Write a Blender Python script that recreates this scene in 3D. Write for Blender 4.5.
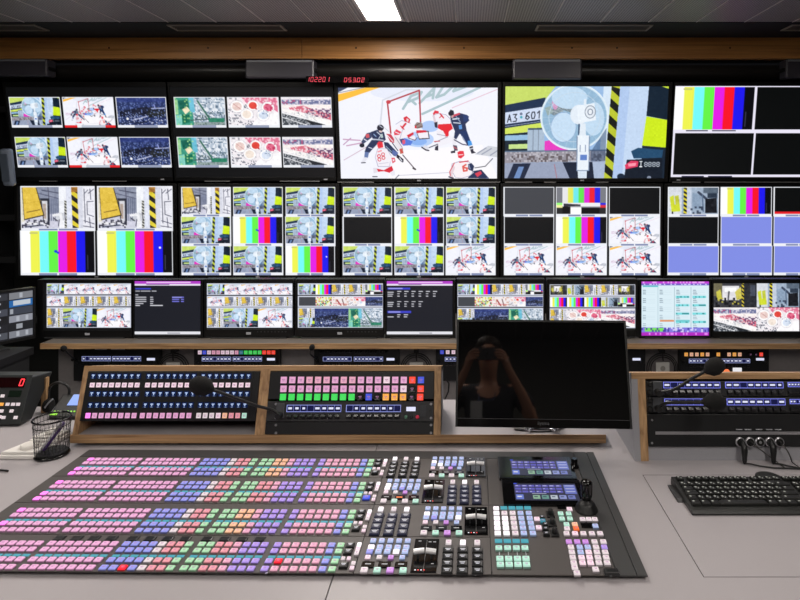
import bpy, math, random
import numpy as np
from mathutils import Matrix, Vector, Euler
random.seed(7); RNG = np.random.default_rng(11)
for o in list(bpy.data.objects): bpy.data.objects.remove(o)
C = bpy.context.scene.collection
SC = bpy.context.scene
CX, CY, F, EYE = 467.0, 180.0, 600.0, 1.55     # principal point, focal length in pixels, eye height

# ---------------------------------------------------------------- camera, world, exposure
cam = bpy.data.cameras.new('camera'); co = bpy.data.objects.new('camera', cam); C.objects.link(co)
co.location = (0, 0, EYE); co.rotation_euler = (math.pi/2, 0, 0)
cam.sensor_width = 36; cam.lens = 36*F/800
cam.shift_x = (400-CX)/800; cam.shift_y = -(300-CY)/800; cam.clip_start = 0.01
SC.camera = co
w = bpy.data.worlds.new('world'); SC.world = w; w.use_nodes = True
w.node_tree.nodes['Background'].inputs[0].default_value = (0.75, 0.8, 1, 1)
w.node_tree.nodes['Background'].inputs[1].default_value = 0.11
SC.view_settings.view_transform = 'Standard'; SC.view_settings.look = 'None'
SC.view_settings.exposure = 0.0; SC.view_settings.gamma = 1; SC.view_settings.use_curve_mapping = False
LIGHT_PANELS = [  # x0, x1, y0, y1, watts of each ceiling light (first one is in view, last two are added fill)
    (-0.545, -0.36, 1.95, 3.28, 30), (-0.545, -0.36, -1.2, 0.1, 15), (1.0, 1.185, -0.6, 0.7, 19), (-2.1, -1.915, -0.2, 1.1, 14), (-2.1, -1.915, 1.6, 2.85, 9), (1.0, 1.185, 1.5, 2.8, 5)]

# ---------------------------------------------------------------- helpers
def lin(c):
    return tuple(((v/255)/12.92 if v/255 <= .04045 else ((v/255+.055)/1.055)**2.4) for v in c)
MATS = {}
def mat(name, col, rough=.5, metal=0, emi=None, es=0, bump=0, bscale=200, spec=None, vary=0, coat=0):
    if name in MATS: return MATS[name]
    m = bpy.data.materials.new(name); m.use_nodes = True; nt = m.node_tree; b = nt.nodes['Principled BSDF']
    b.inputs['Base Color'].default_value = (*lin(col), 1); b.inputs['Roughness'].default_value = rough
    b.inputs['Metallic'].default_value = metal
    if spec is not None: b.inputs['Specular IOR Level'].default_value = spec
    if coat: b.inputs['Coat Weight'].default_value = coat
    if emi: b.inputs['Emission Color'].default_value = (*lin(emi), 1); b.inputs['Emission Strength'].default_value = es
    tc = nt.nodes.new('ShaderNodeTexCoord'); n = nt.nodes.new('ShaderNodeTexNoise')
    n.inputs['Scale'].default_value = bscale; n.inputs['Detail'].default_value = 3
    nt.links.new(tc.outputs['Object'], n.inputs['Vector'])
    if vary:
        mx = nt.nodes.new('ShaderNodeMix'); mx.data_type = 'RGBA'
        mx.inputs['A'].default_value = (*lin([v*(1-vary) for v in col]), 1)
        mx.inputs['B'].default_value = (*lin([min(255, v*(1+vary)) for v in col]), 1)
        nt.links.new(n.outputs['Fac'], mx.inputs['Factor']); nt.links.new(mx.outputs['Result'], b.inputs['Base Color'])
    if bump:
        bp = nt.nodes.new('ShaderNodeBump'); bp.inputs['Strength'].default_value = bump; bp.inputs['Distance'].default_value = .001
        nt.links.new(n.outputs['Fac'], bp.inputs['Height']); nt.links.new(bp.outputs['Normal'], b.inputs['Normal'])
    MATS[name] = m; return m
def wood(name, c1, c2, rough=.5, axis='x', sc=1.0):
    m = bpy.data.materials.new(name); m.use_nodes = True; nt = m.node_tree; b = nt.nodes['Principled BSDF']
    tc = nt.nodes.new('ShaderNodeTexCoord'); mp = nt.nodes.new('ShaderNodeMapping')
    s = {'x': (1.2, 30, 45), 'z': (30, 30, 2)}[axis]
    mp.inputs['Scale'].default_value = [v*sc for v in s]
    n = nt.nodes.new('ShaderNodeTexNoise'); n.inputs['Scale'].default_value = 3; n.inputs['Detail'].default_value = 8; n.inputs['Distortion'].default_value = .6
    r = nt.nodes.new('ShaderNodeValToRGB'); r.color_ramp.elements[0].position = .3; r.color_ramp.elements[1].position = .7
    r.color_ramp.elements[0].color = (*lin(c1), 1); r.color_ramp.elements[1].color = (*lin(c2), 1)
    nt.links.new(tc.outputs['Object'], mp.inputs['Vector']); nt.links.new(mp.outputs[0], n.inputs['Vector'])
    nt.links.new(n.outputs['Fac'], r.inputs['Fac']); nt.links.new(r.outputs[0], b.inputs['Base Color'])
    b.inputs['Roughness'].default_value = rough
    return m
def glow(name, col, es=1.0, base=None, rough=.35):
    return mat('lit_'+name, base or [v*.6 for v in col], rough, 0, col, es)

class Fr:
    """local frame of a thing: origin and lean/turn; hit() follows a photo pixel onto one of its planes"""
    def __init__(s, loc, rx=0, rz=0):
        s.loc = Vector(loc); s.rot = Euler((rx, 0, rz), 'XYZ'); s.M = Matrix.Translation(s.loc) @ s.rot.to_matrix().to_4x4(); s.I = s.M.inverted()
    def hit(s, px, py, y=None, z=None):
        o = s.I @ Vector((0, 0, EYE)); d = s.I.to_3x3() @ Vector(((px-CX)/F, 1, -(py-CY)/F))
        t = (z-o.z)/d.z if z is not None else ((y or 0)-o.y)/d.y
        return o + t*d
def W(px, py, Z): return Vector(((px-CX)*Z/F, Z, EYE-(py-CY)*Z/F))
WORLD = Fr((0, 0, 0))

class B:
    """collects geometry for ONE mesh object"""
    def __init__(s): s.v = []; s.f = []; s.m = []; s.s = []
    def add(s, vs, fs, m=0, smooth=False):
        n = len(s.v); s.v += [tuple(v) for v in vs]
        for f in fs: s.f.append(tuple(i+n for i in f)); s.m.append(m); s.s.append(smooth)
        return s
    def box(s, x0, x1, y0, y1, z0, z1, m=0):
        vs = [(x, y, z) for z in (z0, z1) for y in (y0, y1) for x in (x0, x1)]
        return s.add(vs, [(0,2,3,1), (4,5,7,6), (0,1,5,4), (2,6,7,3), (0,4,6,2), (1,3,7,5)], m)
    def prism(s, poly, a0, a1, axis='x', m=0):
        """poly in the two other axes, extruded along axis"""
        n = len(poly)
        def P(a, p): return {'x': (a, p[0], p[1]), 'y': (p[0], a, p[1]), 'z': (p[0], p[1], a)}[axis]
        vs = [P(a0, p) for p in poly]+[P(a1, p) for p in poly]
        fs = [tuple(range(n)), tuple(range(2*n-1, n-1, -1))]+[(i, i+n, (i+1) % n+n, (i+1) % n) for i in range(n)]
        return s.add(vs, fs, m)
    def cap(s, cx, cy, z0, z1, w, d, taper=.8, m=0, mark=None, skirt=None):
        """a key cap: skirt, chamfer and a slightly dished top; z is its rising direction"""
        a = w/2; b = d/2; h = z1-z0
        rings = [(1, z0), (1, z0+h*.55), (.93, z0+h*.85), (taper, z1)]
        vs = []
        for k, z in rings: vs += [(cx-a*k, cy-b*k, z), (cx+a*k, cy-b*k, z), (cx+a*k, cy+b*k, z), (cx-a*k, cy+b*k, z)]
        k = taper*.7; vs += [(cx-a*k, cy-b*k, z1-h*.06), (cx+a*k, cy-b*k, z1-h*.06), (cx+a*k, cy+b*k, z1-h*.06), (cx-a*k, cy+b*k, z1-h*.06)]
        fs = []
        lo_, hi_ = [], []
        for r in range(4):
            for i in range(4): j = (i+1) % 4; (lo_ if r < 1 and skirt is not None else hi_).append((r*4+i, r*4+j, r*4+4+j, r*4+4+i))
        hi_.append((16, 17, 18, 19)); s.add(vs, lo_+hi_, m)
        if skirt is not None:
            for q in range(len(lo_)): s.m[-len(hi_)-len(lo_)+q] = skirt
        if mark is not None:
            z = z1+.0001
            s.add([(cx-a*.5, cy+b*.1, z), (cx+a*.5, cy+b*.1, z), (cx+a*.5, cy+b*.3, z), (cx-a*.5, cy+b*.3, z)], [(0,1,2,3)], mark)
            s.add([(cx-a*.3, cy-b*.35, z), (cx+a*.35, cy-b*.35, z), (cx+a*.35, cy-b*.15, z), (cx-a*.3, cy-b*.15, z)], [(0,1,2,3)], mark)
        return s
    def tube(s, pts, r, n=8, m=0, caps=True):
        pts = [Vector(p) for p in pts]; N = len(pts); rs = r if hasattr(r, '__len__') else [r]*N
        up = Vector((0, 0, 1)); vs = []
        t0 = (pts[1]-pts[0]).normalized(); a = t0.cross(up)
        if a.length < .01: a = t0.cross(Vector((1, 0, 0)))
        a.normalize()
        for i, p in enumerate(pts):
            t = (pts[min(i+1, N-1)]-pts[max(i-1, 0)]).normalized()
            a = (a-t*a.dot(t)).normalized(); b = t.cross(a)
            for k in range(n):
                q = 2*math.pi*k/n; vs.append(p+(a*math.cos(q)+b*math.sin(q))*rs[i])
        fs = [(i*n+k, i*n+(k+1) % n, (i+1)*n+(k+1) % n, (i+1)*n+k) for i in range(N-1) for k in range(n)]
        s.add(vs, fs, m, True)
        if caps: s.add([vs[k] for k in range(n)], [tuple(range(n-1, -1, -1))], m); s.add([vs[(N-1)*n+k] for k in range(n)], [tuple(range(n))], m)
        return s
    def lathe(s, prof, c=(0, 0, 0), axis='z', n=24, m=0, smooth=True):
        """prof: (radius, height) pairs"""
        vs = []
        for r, h in prof:
            for k in range(n):
                q = 2*math.pi*k/n; x, y = r*math.cos(q), r*math.sin(q)
                vs.append({'z': (c[0]+x, c[1]+y, c[2]+h), 'y': (c[0]+x, c[1]+h, c[2]+y), 'x': (c[0]+h, c[1]+x, c[2]+y)}[axis])
        fs = [(i*n+k, i*n+(k+1) % n, (i+1)*n+(k+1) % n, (i+1)*n+k) for i in range(len(prof)-1) for k in range(n)]
        s.add(vs, fs, m, smooth)
        s.add(vs[:n], [tuple(range(n-1, -1, -1))], m); s.add(vs[-n:], [tuple(range(n))], m)
        return s
    def ell(s, c, r, n=16, m=0):
        vs = []; fs = []
        for i in range(n//2+1):
            t = math.pi*i/(n//2)
            for k in range(n): q = 2*math.pi*k/n; vs.append((c[0]+r[0]*math.sin(t)*math.cos(q), c[1]+r[1]*math.sin(t)*math.sin(q), c[2]+r[2]*math.cos(t)))
        for i in range(n//2):
            for k in range(n): fs.append((i*n+k, (i+1)*n+k, (i+1)*n+(k+1) % n, i*n+(k+1) % n))
        return s.add(vs, fs, m, True)
    def mesh(s, name, mats):
        me = bpy.data.meshes.new(name); me.from_pydata(s.v, [], s.f)
        for m_ in (mats if isinstance(mats, (list, tuple)) else [mats]): me.materials.append(m_)
        me.polygons.foreach_set('material_index', s.m); me.polygons.foreach_set('use_smooth', s.s); me.update()
        return me
    def build(s, name, mats, parent=None, bevel=0, fr=None, label=None):
        o = bpy.data.objects.new(name, s.mesh(name, mats)); C.objects.link(o)
        if parent: o.parent = parent
        if fr: o.location = fr.loc; o.rotation_euler = fr.rot
        if bevel:
            b = o.modifiers.new('bevel', 'BEVEL'); b.width = bevel; b.segments = 2; b.limit_method = 'ANGLE'
        if label: o['label'] = label
        return o
def thing(name, label, cat, fr=None, group=None):
    o = bpy.data.objects.new(name, None); C.objects.link(o); o.empty_display_size = .05
    if fr: o.location = fr.loc; o.rotation_euler = fr.rot
    return tag(o, label, cat, group)
def tag(o, label, cat, group=None):
    o['label'] = label; o['category'] = cat
    if group: o['group'] = group
    return o
def struct(name, b, mats, bevel=0):
    o = b.build(name, mats, None, bevel); o['kind'] = 'structure'; return o
def inst(name, me, parent, loc):
    o = bpy.data.objects.new(name, me); C.objects.link(o); o.parent = parent; o.location = loc; return o

# ---------------------------------------------------------------- a small painter for what the screens show (numbers only, no files)
FONT = {}
for ch, rows in {'A':'01110 10001 10001 11111 10001 10001 10001','B':'11110 10001 11110 10001 10001 10001 11110','C':'01111 10000 10000 10000 10000 10000 01111','D':'11110 10001 10001 10001 10001 10001 11110','E':'11111 10000 10000 11110 10000 10000 11111','R':'11110 10001 10001 11110 10100 10010 10001','I':'11111 00100 00100 00100 00100 00100 11111','O':'01110 10001 10001 10001 10001 10001 01110','0':'01110 10011 10101 10101 11001 10001 01110','1':'00100 01100 00100 00100 00100 00100 01110','2':'01110 10001 00001 00110 01000 10000 11111','3':'11110 00001 00001 01110 00001 00001 11110','5':'11111 10000 11110 00001 00001 10001 01110','6':'01110 10000 10000 11110 10001 10001 01110','8':'01110 10001 10001 01110 10001 10001 01110',' ':'00000 00000 00000 00000 00000 00000 00000'}.items():
    FONT[ch] = [[int(c) for c in r] for r in rows.split()]
class Paint:
    def __init__(s, w, h, bg=(0, 0, 0)):
        s.w, s.h = int(w), int(h); s.a = np.empty((s.h, s.w, 3)); s.a[:] = bg; s.box = (0, 0, s.w, s.h); s.src = (0, 0, 1, 1); s._g()
    def _g(s): s.X, s.Y = np.meshgrid(np.arange(s.w)+.5, np.arange(s.h)+.5)
    def view(s, box, src):      # map source coordinates src=(x0,y0,x1,y1) onto pixel box
        s.box = box; s.src = src
        s.clip = (s.X >= box[0]) & (s.X <= box[2]) & (s.Y >= box[1]) & (s.Y <= box[3])
    def T(s, p):
        return (s.box[0]+(p[0]-s.src[0])/(s.src[2]-s.src[0])*(s.box[2]-s.box[0]), s.box[1]+(p[1]-s.src[1])/(s.src[3]-s.src[1])*(s.box[3]-s.box[1]))
    def put(s, m, c, al=1):
        m = m & s.clip; s.a[m] = s.a[m]*(1-al)+np.array(c)*al
    def poly(s, pts, c, al=1):
        P = [s.T(p) for p in pts]; m = np.zeros(s.X.shape, bool); n = len(P)
        for i in range(n):
            (x1, y1), (x2, y2) = P[i], P[(i+1) % n]
            if y1 == y2: continue
            cnd = ((y1 > s.Y) != (y2 > s.Y)) & (s.X < (x2-x1)*(s.Y-y1)/(y2-y1)+x1); m ^= cnd
        s.put(m, c, al)
    def rect(s, x0, y0, x1, y1, c, al=1):
        a = s.T((x0, y0)); b = s.T((x1, y1)); s.put((s.X >= a[0]) & (s.X < b[0]) & (s.Y >= a[1]) & (s.Y < b[1]), c, al)
    def ell(s, x, y, rx, ry, c, al=1, ring=None):
        a = s.T((x, y)); b = s.T((x+rx, y+ry)); q = ((s.X-a[0])/(b[0]-a[0]))**2+((s.Y-a[1])/(b[1]-a[1]))**2
        m = q <= 1
        if ring: m &= q >= (1-ring)**2
        s.put(m, c, al)
    def line(s, p, q, wd, c, al=1):
        a = s.T(p); b = s.T(q); r = wd/2*(s.box[2]-s.box[0])/(s.src[2]-s.src[0]); dx, dy = b[0]-a[0], b[1]-a[1]
        L = dx*dx+dy*dy+1e-9; t = np.clip(((s.X-a[0])*dx+(s.Y-a[1])*dy)/L, 0, 1)
        d = np.hypot(s.X-a[0]-t*dx, s.Y-a[1]-t*dy)
        cov = np.clip(r+.5-d, 0, 1)*al if r > .5 else np.clip(1-d, 0, 1)*al*min(1, r*2)
        cov = (cov*s.clip)[..., None]; s.a = s.a*(1-cov)+np.array(c)*cov
    def text(s, t, o, ux, uy, c):   # affine text: cell vectors ux (per char), uy (full height, upward)
        for k, ch in enumerate(t):
            g = FONT.get(ch, FONT['8'])
            for r in range(7):
                for q in range(5):
                    if g[r][q]:
                        def P(a, b_): return (o[0]+ux[0]*(k+a/6)+uy[0]*(1-b_/7), o[1]+ux[1]*(k+a/6)+uy[1]*(1-b_/7))
                        s.poly([P(q, r), P(q+1.02, r), P(q+1.02, r+1.02), P(q, r+1.02)], c)
    def speck(s, x0, y0, x1, y1, c, dens, size=3, al=1, seed=0):
        rg = np.random.default_rng(seed); a = s.T((x0, y0)); b = s.T((x1, y1))
        gw = max(1, int((x1-x0)/size)); gh = max(1, int((y1-y0)/size)); g = rg.random((gh, gw)) < dens
        ix = np.clip(((s.X-a[0])/(b[0]-a[0])*gw), 0, gw-1).astype(int); iy = np.clip(((s.Y-a[1])/(b[1]-a[1])*gh), 0, gh-1).astype(int)
        ins = (s.X >= a[0]) & (s.X < b[0]) & (s.Y >= a[1]) & (s.Y < b[1]); s.put(ins & g[iy, ix], c, al)

def sc_hockey(p, box):
    p.view(box, (27, 37, 780, 460)); L = p.line; E = p.ell; P = p.poly
    P([(0,0),(900,0),(900,600),(0,600)], (240,241,250))
    P([(300,330),(700,300),(780,460),(250,460)], (248,246,250)); E(420,60,240,40,(228,232,246))
    P([(27,68),(160,37),(225,37),(27,102)], (250,190,60)); P([(27,60),(27,37),(75,37)], (60,70,100)); L((27,62),(150,37),4,(150,150,160))
    
    def Lt(o, st):
        for a, b in st: L((o[0]+a[0]*62+a[1]*38, o[1]-a[0]*22-a[1]*58), (o[0]+b[0]*62+b[1]*38, o[1]-b[0]*22-b[1]*58), 12, (168,192,198))
    Lt((330,134), [((0,0),(0,1)),((0,1),(.8,1)),((.8,1),(.8,.55)),((.8,.55),(0,.5)),((.35,.5),(.95,0))])
    Lt((408,108), [((0,0),(.5,1)),((.5,1),(1,0)),((.2,.4),(.8,.4))])
    Lt((486,82), [((0,0),(0,1)),((0,1),(.6,1)),((.6,1),(.95,.5)),((.95,.5),(.6,0)),((.6,0),(0,0))])
    Lt((566,54), [((0,0),(0,1)),((0,0),(.9,0)),((0,.5),(.7,.5))]); L((420,158),(690,37),11,(168,192,198))
    L((560,130),(780,42),4,(226,190,205)); L((300,445),(560,430),3,(190,190,205)); L((45,372),(190,290),4,(205,180,195)); L((45,372),(45,372),3,(200,180,190))
    L((45,275),(125,280),6,(200,160,190)); L((60,305),(130,292),6,(200,160,190)); L((45,300),(80,270),5,(190,150,185))
    P([(665,345),(730,305),(780,312),(780,360)], (205,208,216)); L((680,340),(720,315),5,(150,155,175)); L((700,345),(745,318),5,(150,155,175)); L((740,350),(778,325),5,(150,155,175))
    L((235,95),(345,48),6,(208,212,222)); L((345,48),(405,48),5,(208,212,222)); L((235,95),(222,205),7,(210,214,224)); L((222,205),(262,240),5,(214,218,226))
    E(400,275,72,36,(170,200,245),.85); E(455,215,42,26,(160,192,242),.85); E(400,285,40,18,(120,165,235),.7)
    for a, b in (((257,104),(270,246)),((257,104),(407,50)),((407,50),(411,192))): L(a, b, 7, (176,50,60))
    E(262,103,11,9,(200,60,70))
    N = (38,50,86); D = (30,30,46); R = (208,48,64); Wt = (240,236,244); G = (176,160,180)
    K = (46,44,60); Sh = (176,172,196); Rd = (214,40,58)
    def a_(*q): return [(108.2+.51*x, 164.7+.51*y) for x, y in q]
    def b_(*q): return [(390.6+.627*x, 94.1+.627*y) for x, y in q]
    def LA(w_, c, *q, f=a_):
        q = f(*q)
        for k in range(len(q)-1): L(q[k], q[k+1], w_, c)
    # goalie: white padded body, red stripes, blue crease shade
    P(a_((385,225),(445,205),(520,235),(500,270),(430,275)), (84,120,214)); P(a_((385,190),(440,215),(420,250),(380,240)), (66,70,120))
    P(a_((375,90),(420,45),(500,70),(545,110),(520,160),(465,200),(400,215),(355,170)), Wt); LA(3,Sh,(365,80),(420,45),(500,70)); LA(3,Sh,(430,120),(400,210))
    P(a_((435,20),(465,5),(500,35),(490,70),(445,50)), Rd); P(a_((465,25),(485,35),(480,60),(465,52)), (240,210,214))
    LA(9,Rd,(425,110),(455,75)); LA(5,Rd,(410,95),(440,125)); P(a_((345,150),(370,125),(415,150),(395,175),(350,180)), (224,70,90)); LA(4,Wt,(360,150),(395,165))
    P(a_((465,180),(525,150),(530,170),(480,205)), Rd); P(a_((490,195),(535,180),(550,215),(500,225)), Wt); LA(3,(90,60,60),(480,205),(540,225),(560,200)); P(a_((420,225),(450,220),(450,255),(425,265)), (226,90,120))
    P(a_((535,90),(560,60),(610,70),(615,110),(560,120)), (150,132,128)); LA(3,(80,64,60),(545,95),(600,60)); LA(3,(90,70,66),(560,115),(612,95)); P(a_((538,95),(556,90),(556,118),(538,115)), Rd)
    P(b_((0,232),(92,225),(100,285),(20,290)), (70,60,70)); P(b_((6,238),(86,232),(92,278),(22,282)), Wt); P(b_((0,220),(72,222),(78,236),(0,244)), Rd)
    # red-white player behind the left skater
    P(a_((275,165),(320,170),(350,220),(345,250),(310,240)), (198,60,80)); LA(4,Wt,(285,180),(335,235)); P(a_((345,180),(390,200),(430,300),(395,320),(350,260)), (232,226,232)); LA(4,K,(330,250),(380,320)); P(a_((395,305),(425,295),(432,345),(400,350)), (190,110,90)); LA(4,Rd,(400,310),(425,340)); LA(3,(140,130,150),(360,200),(420,290))
    LA(5,(96,84,92),(425,360),(538,492)); LA(8,(60,54,60),(520,482),(540,492))
    # left navy skater
    P(a_((130,150),(190,130),(255,150),(270,220),(230,250),(150,220)), N); P(a_((95,160),(140,150),(140,200),(60,260),(40,240)), (60,70,104)); P(a_((82,170),(115,165),(120,200),(88,205)), (210,90,100)); LA(5,(220,222,236),(70,215),(100,235)); E(*a_((48,272))[0], 12, 10, D)
    P(a_((140,220),(210,240),(150,300),(115,340),(70,330),(85,290)), N); P(a_((72,330),(112,335),(100,385),(65,380)), (100,120,170)); P(a_((60,380),(100,388),(70,425),(38,425)), (226,226,236)); LA(4,D,(38,432),(75,430)); LA(4,(214,220,236),(110,290),(140,300))
    P(a_((250,240),(290,245),(380,340),(345,372),(260,290)), N); P(a_((330,310),(385,340),(360,375),(325,350)), (90,110,170)); P(a_((372,350),(432,400),(428,430),(412,425),(365,380)), D); LA(5,(220,222,232),(395,385),(415,415)); LA(3,(170,200,220),(270,280),(320,330))
    LA(5,(206,212,226),(150,215),(245,225)); LA(4,(150,180,220),(160,170),(180,190)); LA(4,(206,214,226),(190,150),(225,180),(205,210)); P(a_((222,170),(240,165),(246,200),(228,205)), (180,200,200))
    E(*a_((222,112))[0], 16, 15, D); LA(4,(190,196,214),(215,92),(240,110)); P(a_((205,135),(240,140),(235,155),(210,152)), (214,190,190))
    # player 88 seen from behind
    P(a_((190,300),(280,300),(320,370),(300,470),(190,470),(165,380)), Sh); P(a_((194,304),(276,304),(315,372),(297,464),(196,464),(170,380)), Wt); P(a_((285,370),(340,375),(358,410),(330,440),(300,410)), Wt); P(a_((318,385),(350,385),(356,420),(328,438)), (222,74,92)); P(a_((330,398),(345,398),(344,415),(332,418)), Wt)
    P(a_((188,255),(205,235),(240,240),(245,290),(200,300),(190,280)), (232,52,66)); LA(2,(170,30,44),(215,245),(218,285))
    P(a_((180,485),(245,500),(320,460),(335,500),(300,525),(245,510),(190,515)), Rd); P(a_((145,480),(180,480),(185,520),(150,530)), (222,218,228)); P(a_((300,520),(345,500),(350,545),(320,555)), (232,230,240)); LA(4,K,(140,560),(182,560)); LA(4,(90,90,110),(355,575),(385,545)); LA(2,Sh,(200,440),(290,430)); P(a_((190,325),(230,312),(232,325),(192,338)), (240,150,160))
    for x, y in ((205,388),(243,372)):
        for dx, dy in ((-6,-18),(4,14)): c_ = a_((x+dx*.3, y+dy))[0]; E(c_[0], c_[1], 9, 9, (216,60,72), 1, .42)
    # red-white attacker
    P(b_((125,110),(165,95),(225,105),(260,140),(265,185),(165,190),(135,160)), Sh); P(b_((130,113),(165,99),(222,109),(255,142),(260,182),(168,186),(140,158)), Wt); LA(6,Rd,(180,100),(205,130),f=b_); LA(4,Rd,(175,130),(195,112),f=b_)
    P(b_((125,100),(140,75),(170,82),(168,100),(145,98),(132,112)), (222,50,66)); P(b_((122,115),(138,112),(150,160),(135,165)), (220,200,210)); P(b_((135,165),(160,158),(158,205),(140,200)), K)
    P(b_((165,178),(262,172),(275,210),(245,230),(242,272),(220,275),(195,225),(160,205)), (226,34,48)); P(b_((150,225),(200,225),(220,260),(180,275),(155,250)), (236,232,240)); LA(3,(150,150,170),(155,250),(215,262),f=b_)
    P(b_((180,275),(260,262),(290,300),(240,320),(160,345),(135,330)), (238,236,244)); LA(3,(130,130,150),(140,310),(235,270),f=b_); LA(4,(200,60,70),(135,305),(175,302),f=b_); LA(4,K,(95,350),(160,325),f=b_)
    P(b_((60,330),(90,345),(92,372),(45,350)), (220,220,230)); LA(6,K,(40,348),(70,368),(92,372),f=b_); P(b_((140,345),(165,330),(165,372),(138,370)), K)
    # right navy attacker
    P(b_((255,120),(330,95),(385,110),(398,150),(370,175),(380,230),(330,250),(290,230),(265,170)), N); P(b_((350,100),(395,118),(390,155),(355,160)), (40,60,110)); P(b_((270,110),(325,92),(330,104),(280,124)), (206,70,90)); LA(6,(220,226,236),(275,140),(320,135),f=b_); LA(5,(210,216,230),(280,165),(330,170),f=b_); LA(4,(150,170,200),(300,120),(330,160),f=b_)
    P(b_((240,95),(258,70),(282,78),(284,105),(262,118),(245,112)), D); P(b_((262,115),(282,108),(278,130),(264,132)), (206,160,160)); P(b_((318,185),(342,180),(344,212),(322,215)), (90,150,220))
    P(b_((290,225),(330,240),(300,290),(282,280)), N); P(b_((325,230),(378,222),(415,320),(388,335),(350,290)), (32,52,100)); P(b_((385,300),(412,298),(422,330),(392,340)), (70,150,226)); P(b_((398,345),(425,338),(430,375),(450,388),(415,396)), K); LA(5,(214,216,226),(402,362),(425,355),f=b_)
    P(b_((270,265),(298,290),(300,330),(270,325)), (232,230,238)); P(b_((275,330),(305,335),(312,372),(285,375)), (90,80,96)); LA(4,(206,90,100),(280,345),(305,360),f=b_); P(b_((258,378),(292,370),(292,390),(260,392)), K); LA(5,(70,66,90),(285,292),(345,325),(385,332),f=b_); P(b_((308,300),(345,262),(378,318)), (246,246,252), .6)
    # player 6, and the navy neighbour at the bottom edge
    P(b_((265,470),(325,450),(400,455),(430,500),(425,560),(340,582),(290,575),(260,520)), Sh); P(b_((270,474),(325,456),(398,460),(424,502),(418,556),(340,578),(294,572),(266,520)), (246,238,242)); P(b_((245,540),(280,480),(290,500),(270,555),(280,575),(250,575)), (226,206,214)); LA(4,(206,50,64),(285,465),(250,530),(255,560),f=b_); LA(5,Rd,(325,460),(390,450),f=b_)
    P(b_((308,385),(325,375),(355,375),(362,410),(335,432),(315,425)), (228,50,66)); LA(4,(250,226,230),(318,405),(350,402),f=b_)
    LA(8,(222,90,80),(372,478),(350,492),(356,526),(380,522),(382,504),(358,500),f=b_)
    P(b_((388,475),(415,465),(436,490),(425,528),(392,515)), N); LA(4,(150,160,190),(395,480),(405,510),f=b_); P(b_((385,580),(430,525),(490,515),(550,582)), N); P(b_((440,545),(485,525),(495,545),(460,572)), (216,66,86)); LA(3,(230,232,240),(400,560),(430,535),f=b_)
    LA(4,(76,76,86),(440,502),(520,490),(575,432),f=b_); LA(7,(60,60,80),(245,570),(275,580),f=b_); E(*b_((536,585))[0], 6, 6, (120,130,170))

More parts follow.
